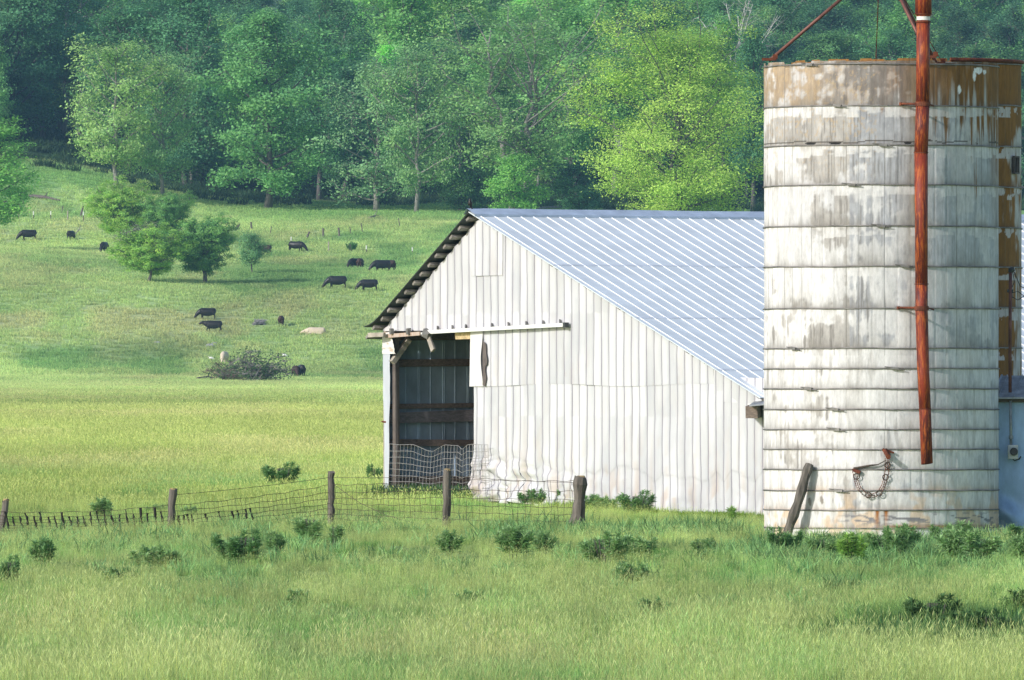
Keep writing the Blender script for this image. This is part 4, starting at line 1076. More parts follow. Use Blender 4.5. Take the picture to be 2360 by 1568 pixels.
# foreground field
x, y, r = sample_band(132, 262, lambda x, y: 0.55 + 0.45 * smooth01((fbm(x / 1.2, y / 2.4, 71, 3) - .35) / .2), -160, 2520, 40000, 5)
ok = ~in_built(x, y); 
hole = np.exp(-(((x - 6.9) / 1.2) ** 2 + ((y - 161.5) / 2.6) ** 2)); ok &= r.uniform(0, 1, len(x)) > hole * .95
x, y = x[ok], y[ok]
n = len(x)
cl = grass_colour(x, y)
big = fbm(x / 2.2, y / 5, 81, 3); lush = fbm(x / .9, y / 2.0, 82, 3)
idx = r.integers(0, 4, n); idx = np.where(lush > .60, 4, idx); idx = np.where((big > .44) & (r.uniform(0, 1, n) < .42), 5, idx)
mic = fbm(x / .35, y / 1.1, 86, 3)
tint = cl * (0.65 + .7 * big)[:, None] * (0.6 + .8 * mic)[:, None] * r.uniform(.75, 1.25, (n, 1))
tint = np.where((idx == 4)[:, None], tint * np.array([.62, .86, .62]), tint)
dark = np.exp(-(((x - 6.5) / 1.9) ** 2 + ((y - 168.5) / 5.) ** 2))[:, None]; tint = tint * (1 - .35 * dark) * np.where(dark > .4, np.array([.75, 1, .8]), 1.0)
scl = r.uniform(.7, 1.25, n) * (0.7 + .5 * big) * (0.98 - .50 * smooth01((y - 160) / 50))
# lower by the walls
o = scatter('field_grass', np.stack([x, y, terrain(x, y)], 1), r.uniform(0, 6.28, n), scl, idx, tint, near_k, M_grass)
# meadow behind the wire fence
x, y, r = sample_band(258, 620, lambda x, y: 0.9 + 0 * x, -260, 1100, 29000, 6)
ok = ~in_built(x, y); x, y = x[ok], y[ok]; n = len(x)
big = fbm(x / 5, y / 16, 83, 3); tint = grass_colour(x, y) * (0.85 + .3 * big)[:, None] * r.uniform(.88, 1.12, (n, 1))
scatter('meadow_grass', np.stack([x, y, terrain(x, y)], 1), r.uniform(0, 6.28, n), r.uniform(.5, .9, n) * (1 + (y - 258) / 500), r.integers(0, 3, n), tint, mid_k, M_grass)
x, y, r = sample_band(600, 1320, lambda x, y: 0.9 + 0 * x, -360, 1200, 33000, 7)
ok = ~in_built(x, y); x, y = x[ok], y[ok]; n = len(x)
big = fbm(x / 9, y / 40, 84, 3); tint = grass_colour(x, y) * (0.9 + .2 * big)[:, None] * r.uniform(.9, 1.1, (n, 1))
scatter('far_meadow_grass', np.stack([x, y, terrain(x, y)], 1), r.uniform(0, 6.28, n), r.uniform(.5, .8, n) * np.array([[1.0, 1.0, .8]]).repeat(n, 0).T[0], r.integers(0, 3, n), tint, far_k, M_grass)
# hillside pasture
x, y, r = sample_band(1300, 1800, lambda x, y: 0.9 + 0 * x, -480, 1650, 80000, 8)
n = len(x); big = fbm(x / 8, y / 10, 85, 3); tint = grass_colour(x, y) * (0.85 + .3 * big)[:, None] * r.uniform(.94, 1.06, (n, 1))
scatter('pasture_grass', np.stack([x, y, terrain(x, y)], 1), r.uniform(0, 6.28, n), r.uniform(.6, 1.15, n), r.integers(0, 3, n), tint, far_k, M_grass)

# ------------------------------------------------------------------ thistles and weeds
def weed_mesh(name, seed, nst, h, spread, nl=150, leafw=.034, leafl=.17):
    r = np.random.default_rng(seed); V = []; Fc = []; C = []
    for s in range(nst):
        a = r.uniform(0, 6.28); q = spread * math.sqrt(r.uniform()) ; hh = h * r.uniform(.7, 1.08) * (1 - .22 * q / spread)
        bx, by = q * .5 * math.cos(a), q * .5 * math.sin(a); tx, ty = q * 1.15 * math.cos(a), q * 1.15 * math.sin(a)
        m = int(nl * hh / h)
        for k in range(m):
            t = r.uniform(.1, 1) ** .6; x, y, z = bx + (tx - bx) * t, by + (ty - by) * t, hh * t
            th = r.uniform(0, 6.28); L = leafl * (1.0 - .3 * t) * r.uniform(.5, 1.2); W = leafw * r.uniform(.6, 1.2) * (1.1 - .4 * t); el = r.uniform(0, 1.2) if t > .85 else r.uniform(-.1, .95)
            d = np.array([math.cos(th) * math.cos(el), math.sin(th) * math.cos(el), math.sin(el)]); sd = np.array([-math.sin(th), math.cos(th), r.uniform(-.5, .5)])
            p = np.array([x, y, z]); b = len(V); lob = r.uniform(.35, .6)
            V += [tuple(p), tuple(p + d * L * lob + sd * W * .5), tuple(p + d * L + np.array([0, 0, -.15 * L])), tuple(p + d * L * lob - sd * W * .5)]
            sh = r.uniform(.55, 1.35) ; c = (sh * (1 + .2 * t), sh * (1 + .1 * t), sh); C += [c] * 4; Fc.append((b, b + 1, b + 2, b + 3))
    fm = np_mesh(name + '_leaves', np.array(V), np.array(Fc), M_leaf, np.array(C))
    mb = MB()
    rr = random.Random(seed)
    for s in range(nst):
        a = rr.uniform(0, 6.28); q = spread * .6 * rr.random(); mb.tube([(q * .4 * math.cos(a), q * .4 * math.sin(a), -.05), (q * math.cos(a), q * math.sin(a), h * .75)], [.009, .005], 4)
    sm = bpy.data.meshes.new(name + '_stem'); sm.from_pydata(mb.v, [], mb.f); sm.materials.append(M_bark)
    return fm, sm
WK = [weed_mesh('thistle', 201, 16, .66, .42, 210), weed_mesh('thistle', 202, 9, .55, .24, 190), weed_mesh('thistle', 203, 5, .62, .15, 170),
      weed_mesh('thistle', 204, 12, .40, .38, 160), weed_mesh('shrub', 205, 20, .6, .45, 130, .06, .11)]
def weed(name, label, cat, u, v, k, s, col, sx=1.0, group='thistles in the field grass', D=None):
    p = ground_at(u, v) if D is None else Vector(((u - UC) / F * D, D, gz((u - UC) / F * D, D)))
    t = thing(name, label, cat, p, random.uniform(0, 6.28), group); q_ = random.uniform(.85, 1.15); t.scale = (s * sx * 1.0 * q_, s * sx * 1.0 / q_, s * random.uniform(.95, 1.2))
    f = link('foliage', WK[k][0], t); f.color = (*col, 1); link('stem', WK[k][1], t); return t
GD = (0.20, 0.38, 0.17); GM = (0.30, 0.49, 0.24); GB = (0.34, 0.56, 0.18)
for a in [
    ('thistle_plant', 'largest bushy thistle, widest dark green clump in the left foreground field', 'thistle', 560, 1306, 0, 1.05, GD, 1.15),
    ('thistle_plant', 'narrow thistle clump standing right of the largest bushy thistle', 'thistle', 634, 1285, 1, .8, GM),
    ('thistle_plant', 'upright two-pronged thistle below the left corner post of the wire fence', 'thistle', 98, 1312, 1, 1.05, GD),
    ('thistle_plant', 'dark thistle clump cut by the left edge of the photo', 'thistle', 22, 1358, 0, .8, GD, .8),
    ('thistle_plant', 'small thistle low in the grass left of the second fence post', 'thistle', 237, 1205, 1, .95, GM),
    ('thistle_plant', 'small round thistle just behind the second fence post, left side', 'thistle', 360, 1186, 3, .55, GM),
    ('thistle_plant', 'small thistle just behind the second fence post, right side', 'thistle', 437, 1192, 3, .6, GM),
    ('thistle_plant', 'low thistle patch below the second fence post', 'thistle', 345, 1318, 3, 1.0, GM),
    ('thistle_plant', 'short thistle right of the low patch, below the second fence post', 'thistle', 402, 1318, 1, .6, GM),
    ('thistle_plant', 'dark thistle alone in the grass left below the largest bushy one', 'thistle', 275, 1358, 3, .85, GD),
    ('thistle_plant', 'tall loose thistle left of the middle fence post', 'thistle', 716, 1258, 2, 1.0, GM, 1.4),
    ('thistle_plant', 'pointed thistle at the foot of the middle fence post', 'thistle', 768, 1262, 2, .85, GM),
    ('thistle_plant', 'pale thistle in front of the fence post nearest the barn doorway', 'thistle', 1034, 1288, 1, .9, GM),
    ('thistle_plant', 'left one of the two thistles growing between the last two fence posts', 'thistle', 1180, 1290, 1, 1.0, GM, 1.3),
    ('thistle_plant', 'right one of the two thistles growing between the last two fence posts', 'thistle', 1252, 1284, 1, .8, GM),
    ('thistle_plant', 'broad dark thistle below right of the crooked last fence post', 'thistle', 1395, 1306, 0, .85, GM, 1.3),
    ('thistle_plant', 'low thistle right of the broad dark one below the barn wall', 'thistle', 1480, 1290, 3, .9, GM),
    ('thistle_plant', 'small thistle in the grass between the barn corner and the crooked post', 'thistle', 1620, 1276, 3, .7, GM),
    ('thistle_plant', 'dark thistle at the foot of the leaning log', 'thistle', 1798, 1286, 0, .75, GD, 1.1),
    ('thistle_plant', 'first thistle right of the leaning log at the silo foot', 'thistle', 1905, 1290, 0, .65, GM, 1.2),
    ('thistle_plant', 'bright thistle standing in front of the silo foot below the chain', 'thistle', 1962, 1302, 1, 1.0, GB),
    ('thistle_plant', 'thistle at the silo foot below the pipe end, left', 'thistle', 2048, 1290, 3, 1.2, GM),
    ('thistle_plant', 'upright thistle at the silo foot just below the pipe end', 'thistle', 2090, 1276, 1, .85, GM, 1.2),
    ('thistle_plant', 'thin thistle at the silo foot right of the pipe end', 'thistle', 2150, 1262, 2, .8, GM),
    ('thistle_plant', 'tallest pale thistle at the right part of the silo foot', 'thistle', 2208, 1272, 1, 1.05, GM, 1.2),
    ('thistle_plant', 'low thistle patch below the right side of the silo', 'thistle', 2235, 1300, 3, 1.3, GM),
    ('thistle_plant', 'dark thistle before the foot of the blue shed', 'thistle', 2330, 1258, 2, .8, GD, 1.3),
    ('thistle_plant', 'thistle at the right edge in front of the shed', 'thistle', 2352, 1300, 1, .85, GM),
    ('thistle_plant', 'low thistle alone in the grass below the last fence post', 'thistle', 1455, 1352, 3, .9, GM),
    ('thistle_plant', 'dark low thistle lower middle of the field, left of centre', 'thistle', 1092, 1408, 3, .7, GD),
    ('thistle_plant', 'dark low thistle lower middle of the field, right of centre', 'thistle', 1500, 1432, 3, .75, GD),
    ('thistle_plant', 'faint thistle low in the grass left of the field centre', 'thistle', 690, 1405, 3, .7, GM),
]: weed(*a)
for i, a in enumerate([
    ('bush', 'dark rounded bush in the meadow above the middle fence post', 'bush', 648, 1125, 0, 1.05, GD, 1.05, 'bushes along the barn and meadow'),
    ('bush', 'small bush in the grass left of the barn doorway', 'bush', 862, 1116, 0, .8, GD, .7, 'bushes along the barn and meadow'),
    ('bush', 'dark spiky bush against the barn wall, largest there', 'bush', 1466, 1190, 0, .85, GD, 1.1, 'bushes along the barn and meadow'),
    ('bush', 'low bush against the barn wall left of the largest one', 'bush', 1400, 1184, 3, .95, GM, 1.0, 'bushes along the barn and meadow'),
    ('bush', 'small bush against the barn wall beside the crooked post', 'bush', 1364, 1180, 1, .75, GD, 1.2, 'bushes along the barn and meadow'),
    ('bush', 'small bush against the barn wall left of the crooked post', 'bush', 1298, 1170, 3, .9, GD, 1.0, 'bushes along the barn and meadow'),
    ('bush', 'small bush at the torn foot of the barn wall', 'bush', 1226, 1168, 3, .9, GD, .9, 'bushes along the barn and meadow'),
    ('bush', 'pointed weed by the barn wall near the silo', 'bush', 1692, 1208, 2, .7, GB, 1.2, 'bushes along the barn and meadow')]):
    weed(a[0], a[1], a[2], a[3], a[4], a[5], a[6], a[7], a[8], a[9])
# low weeds mixed through the grass, too many to count
r = np.random.default_rng(55)
wk = [clump('low_weed', 40, .20, .10, .30, .030, 240 + i, heads=0, lean=.75, segs=2) for i in range(3)]
u_ = np.concatenate([r.uniform(-60, 2420, 2200), r.uniform(1750, 2420, 380), r.uniform(1100, 1700, 160)]); y_ = np.concatenate([r.uniform(145, 245, 2200), r.normal(209, 4.0, 380), r.uniform(222, 236, 160)]); x_ = (u_ - UC) / F * y_
m_ = (fbm(x_ / 1.1, y_ / 3.0, 57, 3) > .50) | (np.arange(len(x_)) > 2200); m_ &= ~in_built(x_, y_)
x_, y_ = x_[m_], y_[m_]; n = len(x_)
scatter('low_weeds', np.stack([x_, y_, terrain(x_, y_)], 1), r.uniform(0, 6.28, n), r.uniform(.6, 1.35, n) * (1.0 + .15 * (y_ > 205)), r.integers(0, 3, n), np.array([.28, .50, .20]) * r.uniform(.6, 1.25, (n, 1)), wk, M_grass)
# lush grass inside the doorway and bright green bank by the barn foot
def strip_grass(name, pts, col, kinds, scl, seed):
    r = np.random.default_rng(seed); P_ = np.array(pts); n = len(P_)
    tint = np.array(col) * r.uniform(.75, 1.25, (n, 1)); z = terrain(P_[:, 0], P_[:, 1])
    return scatter(name, np.stack([P_[:, 0], P_[:, 1], z], 1), r.uniform(0, 6.28, n), r.uniform(.7, 1.2, n) * scl, r.integers(0, len(kinds), n), tint, kinds, M_grass)
lushk = [clump('bank_grass_tuft', 50, .22, .14, .34, .03, 180 + i, heads=0, lean=.7, segs=3) for i in range(2)]
pts = []
r_ = random.Random(3)
for i in range(170):
    s = r_.uniform(0.3, S_OPEN1 + .2); p = g3(s, 0, r_.uniform(-1.2, .5)); pts.append((p.x, p.y))
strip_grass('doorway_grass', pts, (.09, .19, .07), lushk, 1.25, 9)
pts = []
for i in range(260):
    s = BW - r_.uniform(0, 1) ** 1.4 * 8.0; p = g3(s, 0, r_.uniform(.12, 1.3)); pts.append((p.x, p.y))
strip_grass('bank_grass', pts, (.20, .34, .05), lushk, .75, 10)
pts = []
for i in range(420):
    gx, gy = r_.gauss(6.55, .9), r_.gauss(167.5, 2.4)
    if (gx - 6.9) ** 2 / 1.2 + (gy - 162.2) ** 2 / 5 > .8: pts.append((gx, gy))
strip_grass('hollow_grass', pts, (.11, .22, .09), lushk, 1.15, 12)
for u, v, k, s, lab in ((2150, 1462, 0, .75, 'dark weed at the left end of the hollow in the field'), (2225, 1480, 3, 1.0, 'dark weed in the middle of the hollow in the field'), (2290, 1490, 0, .7, 'dark weed above the bare soil of the hollow'), (2350, 1440, 1, .9, 'dark tall weed at the right edge above the hollow')):
    weed('weed', lab, 'weed', u, v, k, s, (.10, .21, .09), 1.2, 'dark weeds in the hollow')

# ------------------------------------------------------------------ wire fence before the barn
fence = thing('wire_fence', 'old woven wire fence on weathered wooden posts in front of the barn', 'fence')
posts = [(0, 1226, 14, 1152, 17), (392, 1234, 398, 1128, 18), (763, 1203, 763, 1087, 16), (1029, 1225, 1031, 1083, 20), (1330, 1232, 1338, 1099, 25)]
PB = []
for i, (ub, vb, ut, vt, w) in enumerate(posts):
    D = 236 if i in (1,) else [237, 236, 240.5, 238, 236.5][i]
    b = px(ub, vb + 6, D); t = px(ut, vt, D + random.uniform(-.1, .1)); r0 = w / 2 / F * D
    PB.append((b, t))
    seg = 8; pts = []; rad = []
    for k in range(seg + 1):
        q = k / seg; p = b.lerp(t, q) + Vector((random.uniform(-.012, .012), 0, 0)); pts.append(p)
        rr = r0 * random.uniform(.86, 1.08)
        if i == 4: rr = r0 * ((2.1 - 1.5 * min(1, q * 1.7)) if q < .5 else random.uniform(1.0, 1.3))
        rr *= (1.0 if i != 4 else random.uniform(.82, 1.12)); rad.append(rr)
    if i == 4: pts = [p + Vector((-.07 * max(0, .5 - k / seg), 0, 0)) for k, p in enumerate(pts)]
    mb = MB().tube(pts, rad, 9)
    # split, uneven top
    for k in range(9):
        x_, y_, z_ = mb.v[-1 - k]; mb.v[-1 - k] = (x_, y_, z_ + random.uniform(-.05, .03))
    po = mb.build('fence_post', M_post, fence); po['label'] = ['leaning post cut by the left edge', 'thick grey second post', 'flat-topped middle post', 'notched post before the doorway', 'crooked last post with lichen on top'][i]
    if i != 2: MB().tube([t + Vector((0, 0, -.02 if k == 0 else .025)) for k in (0, 1)], [r0 * .95, r0 * .6], 8).build('lichen_cap', M_lichen, po)
tops = [(0, 1180), (392, 1165), (763, 1118), (1029, 1104), (1338, 1108)]
for i in range(4):
    (b0, t0), (b1, t1) = PB[i], PB[i + 1]
    mb = MB(); m2 = MB(); H = 0.92 if i > 0 else .62
    n = 26; sag = [0.06, .05, .03, .02][i]
    z0 = px(0, tops[i][1], b0.y).z; z1 = px(0, tops[i + 1][1], b1.y).z
    nhz = 7
    def wp(a, j):
        zt_ = z0 + (z1 - z0) * a - sag * 4 * a * (1 - a); zb_ = (b0.z + (b1.z - b0.z) * a) + .03
        hgt = (zt_ - zb_)
        q = (j / nhz) ** .85
        x_ = b0.x + (b1.x - b0.x) * a; y_ = b0.y + (b1.y - b0.y) * a
        return Vector((x_ + (0.09 * (q - .5) if i < 2 else .02 * (q - .5)) + .015 * math.sin(a * 70 + j), y_ - .06, zt_ - hgt * q + .012 * math.sin(a * 33 + j * 2)))
    for j in range(nhz + 1): mb.tube([wp(k / n, j) for k in range(n + 1)], .0048, 4, False)
    L = (b1 - b0).length; ns = int(L / .152)
    for k in range(1, ns): mb.tube([wp(k / ns, j) for j in range(0, nhz + 1)], .0034, 4, False)
    # barbed strand on top of the longer posts
    if i >= 1:
        mb.tube([Vector((b0.x + (b1.x - b0.x) * a, b0.y + (b1.y - b0.y) * a - .06, (t0.z + (t1.z - t0.z) * a) - .12 - .1 * a * (1 - a))) for a in np.linspace(0, 1, 12)], .0045, 4, False)
    wo_ = mb.build('woven_wire', M_wire, fence)
    if i < 2:      # dried vine knots climbing the stays
        for k in range(1, ns, 1):
            a = k / ns
            if i == 1 and (a > .6 or random.random() < .62): continue
            p = wp(a, random.choice((0, 1))); q = wp(a, random.choice((4, 5)))
            if i == 1: p = wp(a, 2); q = wp(a, random.choice((4, 5, 6)))
            pts = [p.lerp(q, t) + Vector((random.uniform(-.012, .012), -.01, 0)) for t in np.linspace(0, 1, 6)]
            m2.tube(pts, [random.uniform(.010, .032) for _ in range(6)], 5)
        if m2.v: m2.build('dried_vine', M_black, wo_)
MB().tube([px(770, 1118, 240), px(830, 1160, 239.5), px(890, 1188, 239), px(950, 1205, 238.6), px(1026, 1216, 238)], .007, 4).build('loose_wire', M_wire, fence)

# ------------------------------------------------------------------ far fences
def far_line(label, spec, group=None):
    f_ = thing('pasture_fence', label, 'fence')
    for kind, ub, vb, ut, vt in spec:
        g_ = ground_at(ub, vb, 1300, 1900); D = g_.y; k = D / F
        t = Vector((g_.x + (ut - ub) * k, D, g_.z + (vb - vt) * k)); b = g_ - Vector((0, 0, .2))
        if kind == 'w': o = MB().tube([b, b.lerp(t, .5), t], [.16, .15, .13], 7).build('wooden_post', M_post, f_)
        elif kind == 'g': o = MB().tube([b, t], .10, 6).build('wooden_post', M_boardpale, f_)
        else:
            o = MB().tube([b, t], .07, 5).build('steel_post', M_rafter, f_)
            if kind == 't': MB().tube([t, t + (b - t).normalized() * .55], .09, 6).build('white_tip', M_wtop, o)
    return f_
far_line('line of thin steel fence posts on the hillside at far left', [('s', 43, 508, 43, 488), ('t', 77, 506, 77, 487), ('t', 117, 508, 117, 487), ('g', 156, 510, 156, 486), ('t', 192, 512, 192, 488), ('w', 184, 500, 192, 475), ('s', 141, 492, 145, 475)])
far_line('broken row of leaning wooden fence posts right of the hawthorns', [('w', 541, 533, 552, 516), ('w', 580, 530, 578, 512), ('s', 622, 540, 625, 522), ('w', 705, 550, 713, 534), ('w', 745, 548, 744, 526), ('w', 782, 545, 780, 525), ('s', 809, 540, 806, 524), ('s', 836, 537, 832, 515), ('s', 921, 524, 918, 503)])
far_line('row of steel posts with white tips across the upper pasture', [('t', 670, 567, 671, 546), ('g', 757, 580, 757, 557), ('t', 844, 585, 844, 566), ('t', 950, 586, 950, 570)])
MB().tube([px(672, 546, 1640), px(682, 538, 1640)], .12, 6)
# ------------------------------------------------------------------ trees
def tree_meshes(name, H, R, seed, cb=0.25, prof='round', nl=11, leaf=.26, per=38, dens=1.0, bark=None, multi=1, up=0.65, clr=.62, droop=0.0, yel=.08, nlimb=22, trunkr=None):
    """skeleton of trunk > limbs > branches > twigs; leaves are many small faces gathered round the twigs"""
    r = np.random.default_rng(seed); mb = MB(); tips = []
    trunkr = trunkr or H * 0.014
    def profile(t):                    # t 0..1 over crown height -> relative radius
        if prof == 'round': return math.sin(math.pi * min(1, t * .9 + .10)) ** .6
        if prof == 'oval': return math.sin(math.pi * min(1, t * .86 + .13)) ** .75
        if prof == 'flame': return (1 - t) ** .55 * min(1, .5 + t * 2.2)
        if prof == 'vase': return min(1, .35 + t * 1.2) * (1 - max(0, t - .7) / .3 * .75)
        return (1 - t) ** .8
    for m in range(multi):
        a0 = r.uniform(0, 6.28); off = 0 if multi == 1 else R * .25
        top = np.array([math.cos(a0) * off, math.sin(a0) * off, H * .93 * (1 - .1 * m)])
        base = np.array([math.cos(a0) * trunkr * 1.1 * (multi > 1), math.sin(a0) * trunkr * 1.1 * (multi > 1), -.4])
        nseg = 9; tp = []
        for k in range(nseg + 1):
            t = k / nseg; w = H * .012 * (1 if 0 < k < nseg else 0)
            tp.append(base * (1 - t) + top * t + np.array([r.normal(0, w), r.normal(0, w), 0]))
        mb.tube([Vector(p) for p in tp], [trunkr * (1.25 if k == 0 else 1) * (1 - .9 * (k / nseg) ** .9) + .03 for k in range(nseg + 1)], 7)
        nL = max(6, nlimb // multi)
        for i in range(nL):
            t = (i + r.uniform(.1, .9)) / nL; zz = cb + (0.94 - cb) * t ** 1.05
            q = min(zz * nseg * 1.0, nseg - .01); k = int(q); p0 = tp[k] + (tp[k + 1] - tp[k]) * (q - k)
            az = i * 2.4 + r.uniform(-.5, .5) + a0
            rr = R * profile(t) * r.uniform(.8, 1.12) ; el = up * (0.35 + .85 * t) + r.normal(0, .12)
            L = rr / max(.35, math.cos(el)); L = min(L, (H - p0[2]) * 1.3 + R * .4)
            d = np.array([math.cos(az) * math.cos(el), math.sin(az) * math.cos(el), math.sin(el)])
            pts = [p0]; dd = d.copy()
            for s in range(4):
                dd = dd + r.normal(0, .13, 3) + np.array([0, 0, .10 - droop]); dd /= np.linalg.norm(dd); pts.append(pts[-1] + dd * L / 4)
            lr = trunkr * .42 * (1 - .6 * t) + .02
            mb.tube([Vector(p) for p in pts], [lr * (1 - .8 * s / 4) + .012 for s in range(5)], 5, False)
            nb = 5 + int(3 * (1 - t))
            for j in range(nb):
                tt = r.uniform(.28, 1.0) ; q2 = min(tt * 4, 3.99); k2 = int(q2); pb = pts[k2] + (pts[k2 + 1] - pts[k2]) * (q2 - k2)
                d2 = dd * .4 + r.normal(0, .75, 3) + np.array([0, 0, .15 - droop]); d2 /= np.linalg.norm(d2); L2 = L * r.uniform(.22, .42) * (1.2 - .5 * tt) + .3
                pm = pb + d2 * L2 * .5 + r.normal(0, L2 * .08, 3); pe = pb + d2 * L2 + r.normal(0, L2 * .1, 3)
                mb.tube([Vector(pb), Vector(pm), Vector(pe)], [lr * .34, lr * .22, .01], 4, False)
                tips.append((pe, L2)); tips.append((pm, L2 * .8))
                for w_ in range(2):
                    d3 = d2 + r.normal(0, .7, 3); d3 /= np.linalg.norm(d3); p3 = pm + d3 * L2 * .55
                    mb.tube([Vector(pm), Vector(p3)], [lr * .16, .008], 3, False); tips.append((p3, L2 * .7))
    T = np.array([t[0] for t in tips]); keep = r.uniform(0, 1, len(T)) < dens; T = T[keep]
    n = len(T); cnt = r.poisson(per, n) + 3
    ctr = np.repeat(T, cnt, 0); clv = np.repeat(r.uniform(.78, 1.2, n), cnt); cy = np.repeat(r.normal(0, yel, n), cnt)
    N = len(ctr)
    off = r.normal(0, 1, (N, 3)) * np.array([clr, clr, clr * .55])
    P = ctr + off
    nrm = .75 * r.normal(0, 1, (N, 3)) + np.array([0, 0, .7]) + 1.0 * (P - np.array([0, 0, H * .5])) / R
    nrm /= np.linalg.norm(nrm, axis=1)[:, None]
    a = np.cross(nrm, r.normal(0, 1, (N, 3))); a /= np.linalg.norm(a, axis=1)[:, None]; b = np.cross(nrm, a)
    sz = leaf * r.uniform(.6, 1.25, N)[:, None]
    V = np.stack([P - a * sz * .62, P + b * sz * .36 + nrm * sz * .08, P + a * sz * .62, P - b * sz * .36 + nrm * sz * .08], 1).reshape(-1, 3)
    Fc = np.arange(N * 4).reshape(-1, 4)
    lv = clv * r.uniform(.82, 1.18, N)
    c = np.stack([lv * (1 + cy + .1), lv * (1 + cy * .4), lv * (1 - cy * .3)], 1); C = np.repeat(c, 4, 0)
    crown = np_mesh(name + '_crown', V, Fc, M_leaf, C)
    tm = bpy.data.meshes.new(name + '_trunk'); tm.from_pydata(mb.v, [], mb.f); tm.materials.append(bark or M_bark); tm.shade_smooth()
    return tm, crown, H

TK = {}
TK['big'] = tree_meshes('broad_tree', 28, 8.2, 301, cb=.11, prof='oval', per=38, leaf=.34, clr=.75, nlimb=30)
TK['round'] = tree_meshes('round_tree', 24, 7.0, 302, cb=.22, prof='round', per=22, leaf=.36, clr=.72, nlimb=26)
TK['sparse'] = tree_meshes('sparse_tree', 22, 7.0, 303, cb=.13, prof='round', per=22, leaf=.33, clr=.7, nlimb=26, bark=M_barkpale, dens=.85)
TK['sparse2'] = tree_meshes('sparse_tree', 23, 8.5, 304, cb=.07, prof='oval', per=22, leaf=.32, clr=.75, nlimb=28, bark=M_barkpale, dens=.8, up=.55)
TK['tall'] = tree_meshes('tall_tree', 30, 6.5, 305, cb=.35, prof='vase', per=26, leaf=.36, clr=.75, nlimb=24, bark=M_barkpale)
TK['multi'] = tree_meshes('forked_tree', 31, 10.5, 306, cb=.25, prof='vase', per=22, leaf=.34, clr=.8, nlimb=33, multi=3, bark=M_barkpale, dens=.85, up=.8)
TK['lime'] = tree_meshes('lime_green_tree', 31, 12.0, 307, cb=.05, prof='oval', per=66, leaf=.27, clr=.95, nlimb=54, up=.85, yel=.04)
TK['flame'] = tree_meshes('slender_tree', 27, 5.5, 308, cb=.18, prof='flame', per=22, leaf=.34, clr=.7, nlimb=30)
TK['small'] = tree_meshes('small_tree', 9, 4.0, 309, cb=.10, prof='flame', per=22, leaf=.25, clr=.45, nlimb=20)
TK['bare'] = tree_meshes('bare_tree', 26, 7.0, 310, cb=.3, prof='vase', per=2, leaf=.28, clr=.7, nlimb=26, bark=simple('bleached_bark', (.52, .50, .47), .9, var=.2, scale=2), dens=.4, up=.9)
TK['haw'] = tree_meshes('hawthorn', 9.5, 5.6, 311, cb=.27, prof='round', per=50, leaf=.22, clr=.36, dens=.6, nlimb=58, up=.5, trunkr=.22, yel=.1)
TK['haw2'] = tree_meshes('hawthorn', 8.6, 5.2, 312, cb=.32, prof='round', per=50, leaf=.22, clr=.34, dens=.65, nlimb=52, up=.55, multi=2, trunkr=.2, yel=.1)
TK['haw3'] = tree_meshes('hawthorn', 6.0, 2.7, 313, cb=.30, prof='round', per=13, leaf=.20, clr=.38, nlimb=20, up=.5, trunkr=.14)

def tree(kind, label, u, v, hpx, wpx, col, D=None, name='tree', cat='tree', group='trees along the edge of the wood', rz=None):
    tm, cr, H = TK[kind]
    if D is None: p = ground_at(u, v, 1300, 2300)
    else: xx = (u - UC) / F * D; p = Vector((xx, D, gz(xx, D)))
    t = thing(name, label, cat, p, random.uniform(0, 6.28) if rz is None else rz, group)
    k = F / p.y; sz = hpx / k / H
    bb = [c for c in cr.vertices]
    w0 = CW[kind]; sx = wpx / k / w0; sz = hpx / k / CH[kind]
    t.scale = (sx, sx, sz)
    if col not in (C_MID, C_BLU, C_YEL, C_OLV, C_DRK, C_BRT, C_LIM, C_HAW, C_HAD): col = tuple(min(.7, c * k3) for c, k3 in zip(col, (2.2, 2.5, 2.2)))
    link('trunk', tm, t); c = link('crown', cr, t); k4 = (1.0, .98, 1.0) if col in (C_LIM, C_HAW) else (.88, .93, 1.05); c.color = (col[0] * k4[0], col[1] * k4[1], col[2] * k4[2], 1); return t
CW = {}; CH = {}
for k_, (tm_, cr_, H_) in TK.items():
    co = np.empty(len(cr_.vertices) * 3, np.float32); cr_.vertices.foreach_get('co', co); co = co.reshape(-1, 3)
    CH[k_] = float(np.percentile(co[:, 2], 99.6)); CW[k_] = float(np.percentile(co[:, 0], 98.5) - np.percentile(co[:, 0], 1.5))

